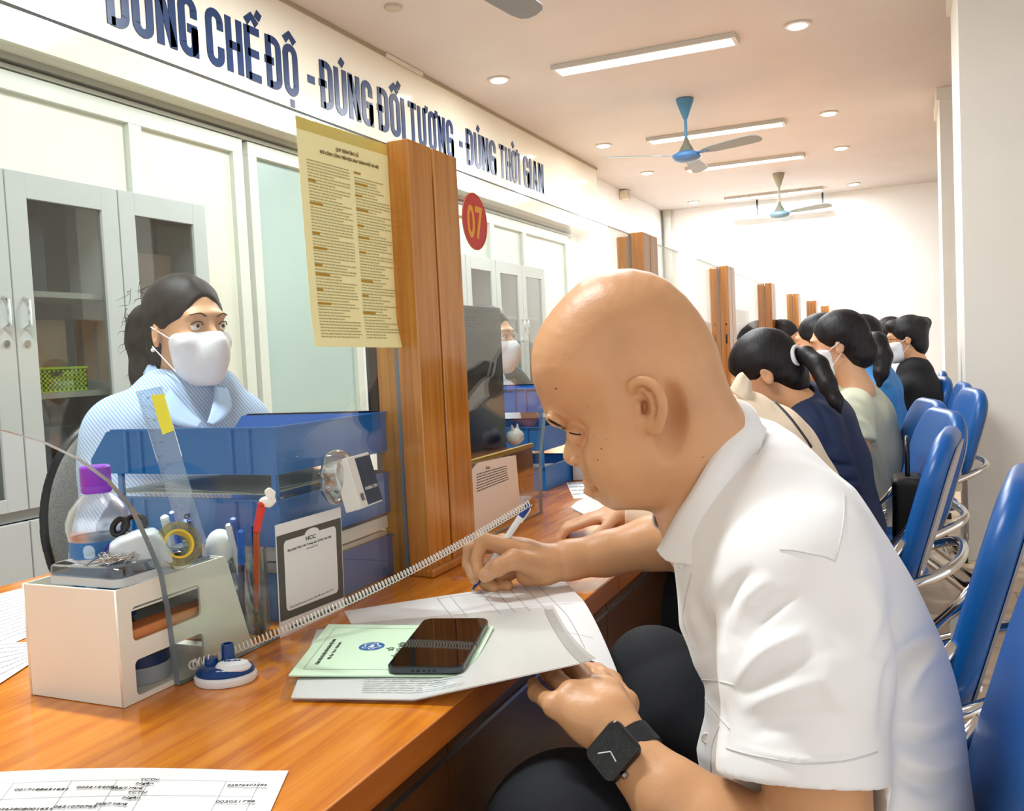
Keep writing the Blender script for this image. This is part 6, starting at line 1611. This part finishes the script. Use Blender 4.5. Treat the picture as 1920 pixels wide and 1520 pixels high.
# clerk of the next booth, half hidden by the black display
c = at(916, 638, 3.3); R = basis((.99, -.10), .0)
figure('masked clerk half hidden behind the black display in the next booth', at(880, 900, 3.3)*np.array([1, 1, 0]), c, R, SKA, mat('uniform_pale', 'c7d3e2', .8), ap((905, 720, 3.35), (900, 790, 3.35), (890, 900, 3.35)), [.07, .115, .13], [(ap((935, 745, 3.25), (960, 850, 3.1), (990, 870, 2.9)), [.048, .04, .03], None)], mask=True, hairm=HAIR, h=.006, eyes=True)

# customer in the cream jacket, head down beyond the bald man
CREAM = mat('jacket_cream', 'ead7bb', .8, bump=.15, bscale=20); STRAP = mat('strap_dark', '2b2a2c', .6)
c = at(1255, 775, 1.86); R = basis((-.98, .15), .7)
fa_ = (ap((1390, 850, 1.72), (1330, 985, 1.70), (1240, 968, 1.745), (1168, 962, 1.76)), [.048, .042, .036, .026], (-CR*.9-CU*.15, -CU))
cust, g = figure('customer in cream jacket with thin dark strap, head hidden behind the bald man', at(1500, 1100, 1.9)*np.array([1, 1, 0]), c, R, SKA, CREAM, ap((1372, 805, 1.86), (1405, 865, 1.88), (1450, 960, 1.90), (1500, 1080, 1.90)), [.075, .118, .128, .13], [fa_], h=.0045, topname='jacket', legs=[(ap((1530, 1090, 1.9), (1360, 1130, 1.85), (1225, 1150, 1.85)), [.13, .10, .085])], legm=mat('trousers_black', '0a0a0c', .8))
gb = bvh_of(g)
flat_collar([((1368, 730, 1.78), (1400, 752, 1.78)), ((1378, 712, 1.80), (1410, 738, 1.80)), ((1386, 700, 1.84), (1410, 722, 1.86)), ((1392, 697, 1.88), (1409, 716, 1.92))], CREAM, g, th=.004)
folds(g, [([(1400, 800), (1440, 830), (1470, 880)], 8, .006), ([(1450, 800), (1485, 850), (1500, 900)], 7, -.006)])
seam(gb, [(1430, 738), (1455, 757), (1480, 783), (1502, 812), (1520, 838)], .0042, 'strap', STRAP, g, off=-.001)

# woman with ponytail in navy jacket
NAVJ = mat('jacket_navy', '1e2c4c', .75, bump=.2, bscale=16)
c = at(1435, 704, 2.62); R = basis((-1, -.05), .55)
def pony(H_):
    H_.ell(at(1478, 680, 2.60), (.035, .035, .035), None, .03)
def tail(P, pts, rs, m):
    G = SDF(*bounds(pts, .06), .004); G.chain(pts, rs, .01); G.noise(.002, (90, 180), 9); G.build('ponytail', m, P, smooth=1)
navy, g = figure('woman in navy jacket with long ponytail, head bowed over the counter', at(1600, 1000, 2.7)*np.array([1, 1, 0]), c, R, SKB, NAVJ, ap((1500, 768, 2.68), (1518, 805, 2.70), (1542, 870, 2.70), (1575, 980, 2.70)), [.085, .125, .125, .13],
    [(ap((1525, 805, 2.52), (1568, 915, 2.48), (1500, 930, 2.55)), [.055, .048, .036], None)], h=.005, topname='jacket', extra_hair=pony, legs=[(ap((1572, 1010, 2.7), (1480, 1030, 2.65), (1380, 1040, 2.65)), [.115, .10, .085])], legm=mat('jeans_blue', '26344f', .8, noise=.1, nscale=40))
folds(g, [([(1520, 740), (1550, 790), (1565, 850)], 8, -.010), ([(1545, 790), (1580, 840), (1600, 880)], 7, .008), ([(1530, 850), (1570, 870), (1612, 872)], 5, -.010), ([(1535, 885), (1580, 900), (1620, 900)], 5, -.009), ([(1500, 760), (1530, 810), (1540, 870)], 7, .007)])
tail(navy, ap((1490, 672, 2.58), (1512, 664, 2.55), (1535, 685, 2.50), (1552, 722, 2.46), (1568, 752, 2.44), (1576, 775, 2.43)), [.016, .024, .027, .025, .018, .005], HAIR)
m = MB(); cc1 = at(1490, 672, 2.575); dd_ = unit(at(1512, 664, 2.55)-cc1); B_ = frame_from(dd_); m.tube([cc1+B_@np.array([.031*cos(a), .031*sin(a), .010]) for a in np.linspace(0, 2*pi, 25)[:-1]], .008, 8, closed=True); m.build('hair_tie', mat('hair_tie_white', 'dfe3e4', .6), navy, smooth='all')

# masked woman in pale green T-shirt
PGR = mat('tshirt_pale_green', 'd5d7bd', .8, bump=.2, bscale=14)
c = at(1571, 648, 3.35); R = basis((-1, .0), .12)
def lowbun(H_):
    L = lambda x, y, z: c+R@np.array([x, y, z]); H_.ell(L(0, -.095, -.035), (.045, .04, .055), R, .025)
gw, g = figure('masked woman in pale green T-shirt and jeans with black hair tied low', at(1650, 1000, 3.4)*np.array([1, 1, 0]), c, R, SKA, PGR, ap((1597, 738, 3.42), (1615, 790, 3.44), (1630, 850, 3.44), (1645, 925, 3.44)), [.082, .115, .112, .118],
    [(ap((1600, 770, 3.24), (1608, 850, 3.20), (1560, 870, 3.1)), [.055, .045, .034], None)], short=True, mask=True, h=.006, topname='tshirt', extra_hair=lowbun, legs=[(ap((1650, 935, 3.44), (1660, 965, 3.40), (1560, 985, 3.35)), [.135, .12, .085])], legm=MATS['jeans_blue'], shape=.6)
folds(g, [([(1590, 745), (1620, 760), (1645, 800)], 7, -.009), ([(1600, 780), (1630, 800), (1650, 840)], 6, .008), ([(1620, 840), (1640, 880), (1650, 915)], 6, -.010), ([(1640, 820), (1660, 870), (1665, 910)], 5, .008)])
eb = [c+R@np.array([-.020, .0925, .008]), c+R@np.array([-.032, .0925, .006]), c+R@np.array([-.045, .084, .008])]
for sx in (1, -1):
    MB().tube([c+R@np.array([sx*.019, .091, .009]), c+R@np.array([sx*.033, .0925, .007]), c+R@np.array([sx*.046, .083, .010])], .0015, 6).build('eyelashes', BROW, gw)
    MB().tube([c+R@np.array([sx*.014, .0945, .026]), c+R@np.array([sx*.030, .0945, .031]), c+R@np.array([sx*.048, .082, .028])], .0025, 6, flat=.5).build('eyebrow', BROW, gw)

# further customers
c = at(1534, 643, 4.0); R = basis((-1, .0), .1)
figure('dark-haired customer whose forehead shows in front of the pale green T-shirt woman', at(1600, 950, 4.0)*np.array([1, 1, 0]), c, R, SKA, mat('shirt_offwhite', 'e2e2dc', .8), ap((1570, 720, 4.0), (1590, 780, 4.0), (1610, 900, 4.0)), [.075, .11, .12], [], mask=True, h=.007)
SKY = mat('shirt_sky_blue', '3f8fd2', .7, bump=.25, bscale=14)
c = at(1612, 640, 4.5); R = basis((-1, .1), .25)
bw, g = figure('customer in bright blue shirt with ponytail behind the pale green T-shirt woman', at(1690, 900, 4.5)*np.array([1, 1, 0]), c, R, SKA, SKY, ap((1632, 692, 4.45), (1640, 735, 4.45), (1650, 790, 4.45), (1660, 850, 4.45)), [.085, .115, .115, .12], [(ap((1650, 740, 4.3), (1662, 810, 4.3), (1600, 840, 4.3)), [.055, .048, .04], None)], h=.007)
tail(bw, ap((1628, 634, 4.3), (1645, 640, 4.25), (1655, 668, 4.22), (1652, 700, 4.2), (1648, 722, 4.2)), [.035, .045, .045, .035, .012], HAIR)
c = at(1663, 636, 5.3); R = basis((-1, .0), .05)
figure('woman with glasses in pale grey shirt beside the man in black', at(1720, 880, 5.3)*np.array([1, 1, 0]), c, R, SKA, mat('shirt_pale_grey', 'ccd2d4', .8), ap((1683, 700, 5.3), (1690, 745, 5.3), (1700, 820, 5.3)), [.08, .11, .12], [(ap((1675, 715, 5.15), (1680, 790, 5.1), (1640, 800, 5.1)), [.05, .042, .034], None)], glasses=True, h=.008)
c = at(1699, 636, 4.95); R = basis((-1, .0), .12)
BLKT = mat('tshirt_black', '0f1012', .85, bump=.2, bscale=12)
def shag(H_):
    L = lambda x, y, z: c+R@np.array([x, y, z]); rr = random.Random(5)
    for i in range(26): a = rr.uniform(0, 6.28); q = L(.06*cos(a)*rr.random(), -.02+.085*sin(a), .062+.030*rr.random()); H_.ell(q, (.026, .03, .024), R, .02)
figure('young man in black T-shirt with glasses and white mask near the pillar', at(1740, 880, 4.95)*np.array([1, 1, 0]), c, R, SKB, BLKT, ap((1716, 700, 4.95), (1722, 745, 4.95), (1728, 790, 4.95), (1732, 850, 4.95)), [.095, .125, .125, .12], [(ap((1700, 735, 4.8), (1698, 800, 4.75), (1660, 810, 4.8)), [.055, .046, .036], None)], short=True, mask=True, glasses=True, h=.007, extra_hair=shag, legs=[(ap((1732, 860, 4.95), (1660, 870, 4.9)), [.12, .10])], legm=MATS['trousers_black'])
# figures set further down, behind the glass
for (x, y, D, lab) in ((1470, 640, 5.4, 'short-haired figure seen through the glass between the far posts'), (1392, 655, 4.7, 'dark-haired figure low behind the glass left of the navy jacket woman'), (1316, 652, 4.4, 'dark-haired figure behind the glass right beside the bald head')):
    c = at(x, y, D); R = basis((.95, -.3), .15)
    figure(lab, at(x, 900, D)*np.array([1, 1, 0]), c, R, SKB, MATS['uniform_pale'], ap((x-5, y+75*4.7/D, D+.02), (x-8, y+130*4.7/D, D+.02), (x-8, y+240*4.7/D, D+.02)), [.075, .115, .125], [], h=.008)
# ------------------------------------------------------------------ blue folding chairs
VIN = mat('vinyl_blue', '08559c', .35, noise=.03, nscale=6, spec=.5); PGREY = mat('back_panel_grey', 'a9a5a8', .5, noise=.03)
RUB = mat('rubber_black', '0c0c0c', .6)
def make_chair(lab):
    t = thing('folding_chair', (0, 0, 0), lab, 'chair', 'blue folding chairs along the counter')
    def pad(w, l, th, r, name, m, Rm, c, bulge=.006):
        lo = rrect(w/2, l/2, r, 6); n = len(lo); vs = []
        for z, s_ in ((-th*.5, .88), (-th*.4, .95), (-th*.15, 1.0), (th*.12, 1.0), (th*.34, .965), (th*.46, .90), (th*.5, .80)):
            for a, b in lo: vs.append(c+Rm@np.array([a*s_, b*s_, z]))
        fs = [tuple(range(n))[::-1], tuple(range(6*n, 7*n))]+[(j*n+i, j*n+(i+1) % n, (j+1)*n+(i+1) % n, (j+1)*n+i) for j in range(6) for i in range(n)]
        return MB().add(vs, fs).build(name, m, t, smooth='all')
    pad(.42, .40, .055, .07, 'seat', VIN, rotm(radians(3)), np.array([0, 0, .45]))
    a = radians(16); Rb = rotm(radians(-90)-(-a)) @ np.eye(3)
    up = np.array([0, -sin(a), cos(a)]); nf = np.array([0, cos(a), sin(a)]); Rb = np.stack([np.array([-1., 0, 0]), up, nf], 1); Rb[:, 0] = np.cross(up, nf)
    bc_ = np.array([0, -.245, .705])
    b = pad(.42, .40, .050, .125, 'backrest', VIN, Rb, bc_)
    lo = rrect(.185, .175, .105, 6); P = [bc_+Rb@np.array([x, y, -.0262]) for x, y in lo]; MB().prism(P, -nf*.004).build('back_panel', PGREY, b)
    m = MB()
    for s in (-1, 1): m.lathe(bc_+Rb@np.array([s*.15, -.12, -.0305]), [(.008, 0), (.006, -.003)], axis=nf, n=10)
    m.build('rivet', CHROME, b)
    MB().tube(catmull([(-.225, .17, .425), (-.228, .02, .47), (-.228, -.14, .53), (-.20, -.27, .585), (-.09, -.315, .60), (.09, -.315, .60), (.20, -.27, .585), (.228, -.14, .53), (.228, .02, .47), (.225, .17, .425)], 6), .0125, 12).build('arm_loop', CHROME, t, smooth='all')
    for s in (-1, 1):
        l = MB().tube([(s*.215, .235, .015), (s*.215, -.02, .44), (s*.205, -.17, .60), (s*.195, -.215, .66)], .011, 12).build('leg', CHROME, t, smooth='all')
        MB().lathe((s*.215, .238, 0.001), [(.017, 0), (.015, .035)], n=12).build('rubber_foot', RUB, l)
        l = MB().tube([(s*.192, -.30, .015), (s*.192, .03, .30), (s*.192, .15, .43)], .011, 12).build('leg', CHROME, t, smooth='all')
        MB().lathe((s*.192, -.303, 0.001), [(.017, 0), (.015, .035)], n=12).build('rubber_foot', RUB, l)
        MB().box((s*.20-.003, -.20, .50), (s*.20+.003, -.165, .60)).build('hinge_plate', mat('hinge_cream', 'd8cfba', .4), t, bevel=.001)
    MB().tube([(-.192, -.20, .10), (.192, -.20, .10)], .008, 10).build('stretcher', CHROME, t, smooth=True)
    MB().tube([(-.215, .15, .16), (.215, .15, .16)], .008, 10).build('stretcher', CHROME, t, smooth=True)
    return t
def copy_tree(o, parent=None):
    c = o.copy(); COL.objects.link(c); c.parent = parent
    if parent is not None: c.matrix_parent_inverse = o.matrix_parent_inverse.copy()
    for ch in list(o.children): copy_tree(ch, c)
    return c
cl = [((-.15, 1.00), 88, 'blue folding chair the bald man sits on, cut by the lower right corner'),
      ((-.13, 1.70), 82, 'blue folding chair at the right edge with its grey back panel turned to the camera'),
      ((-.21, 2.42), 84, 'blue folding chair with grey back panel and a black bag, beyond the bald man'),
      ((-.19, 2.98), 104, 'blue folding chair beyond the one with the black bag, front of its backrest lit'),
      ((-.22, 3.48), 104, 'blue folding chair with rounded top left of the lit one, behind the green T-shirt woman'),
      ((-.05, 4.15), 100, 'blue folding chair in the row with wide backrest below the far small ones'),
      ((-.06, 4.72), 94, 'blue folding chair whose foot stands by the pillar base'),
      ((-.12, 5.45), 98, 'blue folding chair under the man in black T-shirt'),
      ((-.10, 6.3), 90, 'farthest visible blue folding chair beside the pillar')]
c0_ = make_chair(cl[0][2])
insts = [c0_]+[copy_tree(c0_) for _ in cl[1:]]
for o, ((x, y), rz, lab) in zip(insts, cl):
    o.location = (x, y, 0); o.rotation_euler = (0, 0, radians(rz)); o['label'] = lab
# black bag on the third chair
bgp = at(1702, 900, 2.75)
t = thing('handbag', bgp, 'black handbag hanging on a blue folding chair behind the navy jacket', 'bag')
G = SDF(bgp-.22, bgp+.22, .005); G.bx(bgp+np.array([0, 0, -.08]), (.045, .085, .095), None, .02, .01); G.noise(.003, (40, 80), 2); G.build('bag_body', mat('bag_black', '0d0d0f', .5), t, smooth=1)
MB().tube(catmull([bgp+np.array(q) for q in ((.0, -.06, .02), (0, -.055, .10), (0, 0, .13), (0, .055, .10), (0, .06, .02))], 5), .007, 8).build('strap', BLACK, t, smooth='all')
# grey office chairs of the clerks
def office_chair(c, fwd, lab):
    R = basis(fwd, -.12); t = thing('office_chair', c*np.array([1, 1, 0]), lab, 'chair')
    FAB = mat('chair_fabric', '6f706b', .95, noise=.25, nscale=260)
    G = SDF(c-.36, c+.36, .006); G.ell(c, (.215, .040, .27), R, .01); G.ell(c+R@np.array([0, .12, .02]), (.26, .09, .30), R, .02, 's'); G.build('backrest', FAB, t, smooth=2)
    G = SDF(c-.36, c+.36, .006); G.ell(c+R@np.array([0, -.018, 0]), (.228, .038, .283), R, .01); G.ell(c+R@np.array([0, .095, .0]), (.26, .085, .31), R, .02, 's'); G.build('back_shell', BLACK, t, smooth=2)
    s = c*np.array([1, 1, 0])+R[:, 1]*np.array([1, 1, 0])*.16
    MB().lathe(s+np.array([0, 0, .42]), [(.20, 0), (.235, .02), (.235, .06), (.20, .08)], n=28).build('seat', FAB, t, smooth=True)
    MB().lathe(s+np.array([0, 0, .08]), [(.03, 0), (.03, .34)], n=16).build('gas_column', BLACK, t, smooth=True)
    MB().tube([s+np.array([0, 0, .40]), c-R[:, 1]*.06+np.array([0, 0, -.22]), c-R[:, 1]*.05+np.array([0, 0, -.1])], .02, 10).build('back_bar', BLACK, t, smooth='all')
    for k in range(5):
        a = 2*pi*k/5; MB().tube([s+np.array([0, 0, .10]), s+np.array([.28*cos(a), .28*sin(a), .06])], [.022, .014], 8).sphere(s+np.array([.28*cos(a), .28*sin(a), .03]), .028, 12, 8).build('castor_leg', BLACK, t, smooth=True)
office_chair(at(262, 975, 2.25), (.9, -.3), 'grey fabric office chair behind the masked clerk')
office_chair(at(965, 800, 3.75), (.95, -.2), 'grey fabric office chair beyond the black display')
# distant grey screens of the clerks
for (x, y, X, lab) in ((1395, 628, -1.02, 'pale grey monitor behind glass left of the navy woman\'s head'),):
    p = onX(x, y, X); t = thing('computer_monitor', p, lab, 'monitor'); MB().box(p+np.array([-.03, -.25, -.17]), p+np.array([0, .25, .17])).build('housing', mat('monitor_grey', 'b9bdc0', .5), t, bevel=.006)
    MB().box((p[0]-.03, p[1]-.03, ZC+.0005), (p[0]-.01, p[1]+.03, p[2]-.168)).box((p[0]-.10, p[1]-.10, ZC+.0005), (p[0]+.06, p[1]+.10, ZC+.012)).build('stand', MATS['monitor_grey'], t)
p = onX(712, 712, -1.0); t = thing('computer_monitor', p, 'dark monitor edge visible left of the nearest posts above the trays', 'monitor')
MB().box(p+np.array([-.03, -.004, -.09]), p+np.array([0.0, .09, .09])).build('housing', BLACK, t, bevel=.004); MB().box((p[0]-.03, p[1]+.02, ZC+.0005), (p[0]-.015, p[1]+.06, p[2]-.09)).build('stand', BLACK, t)
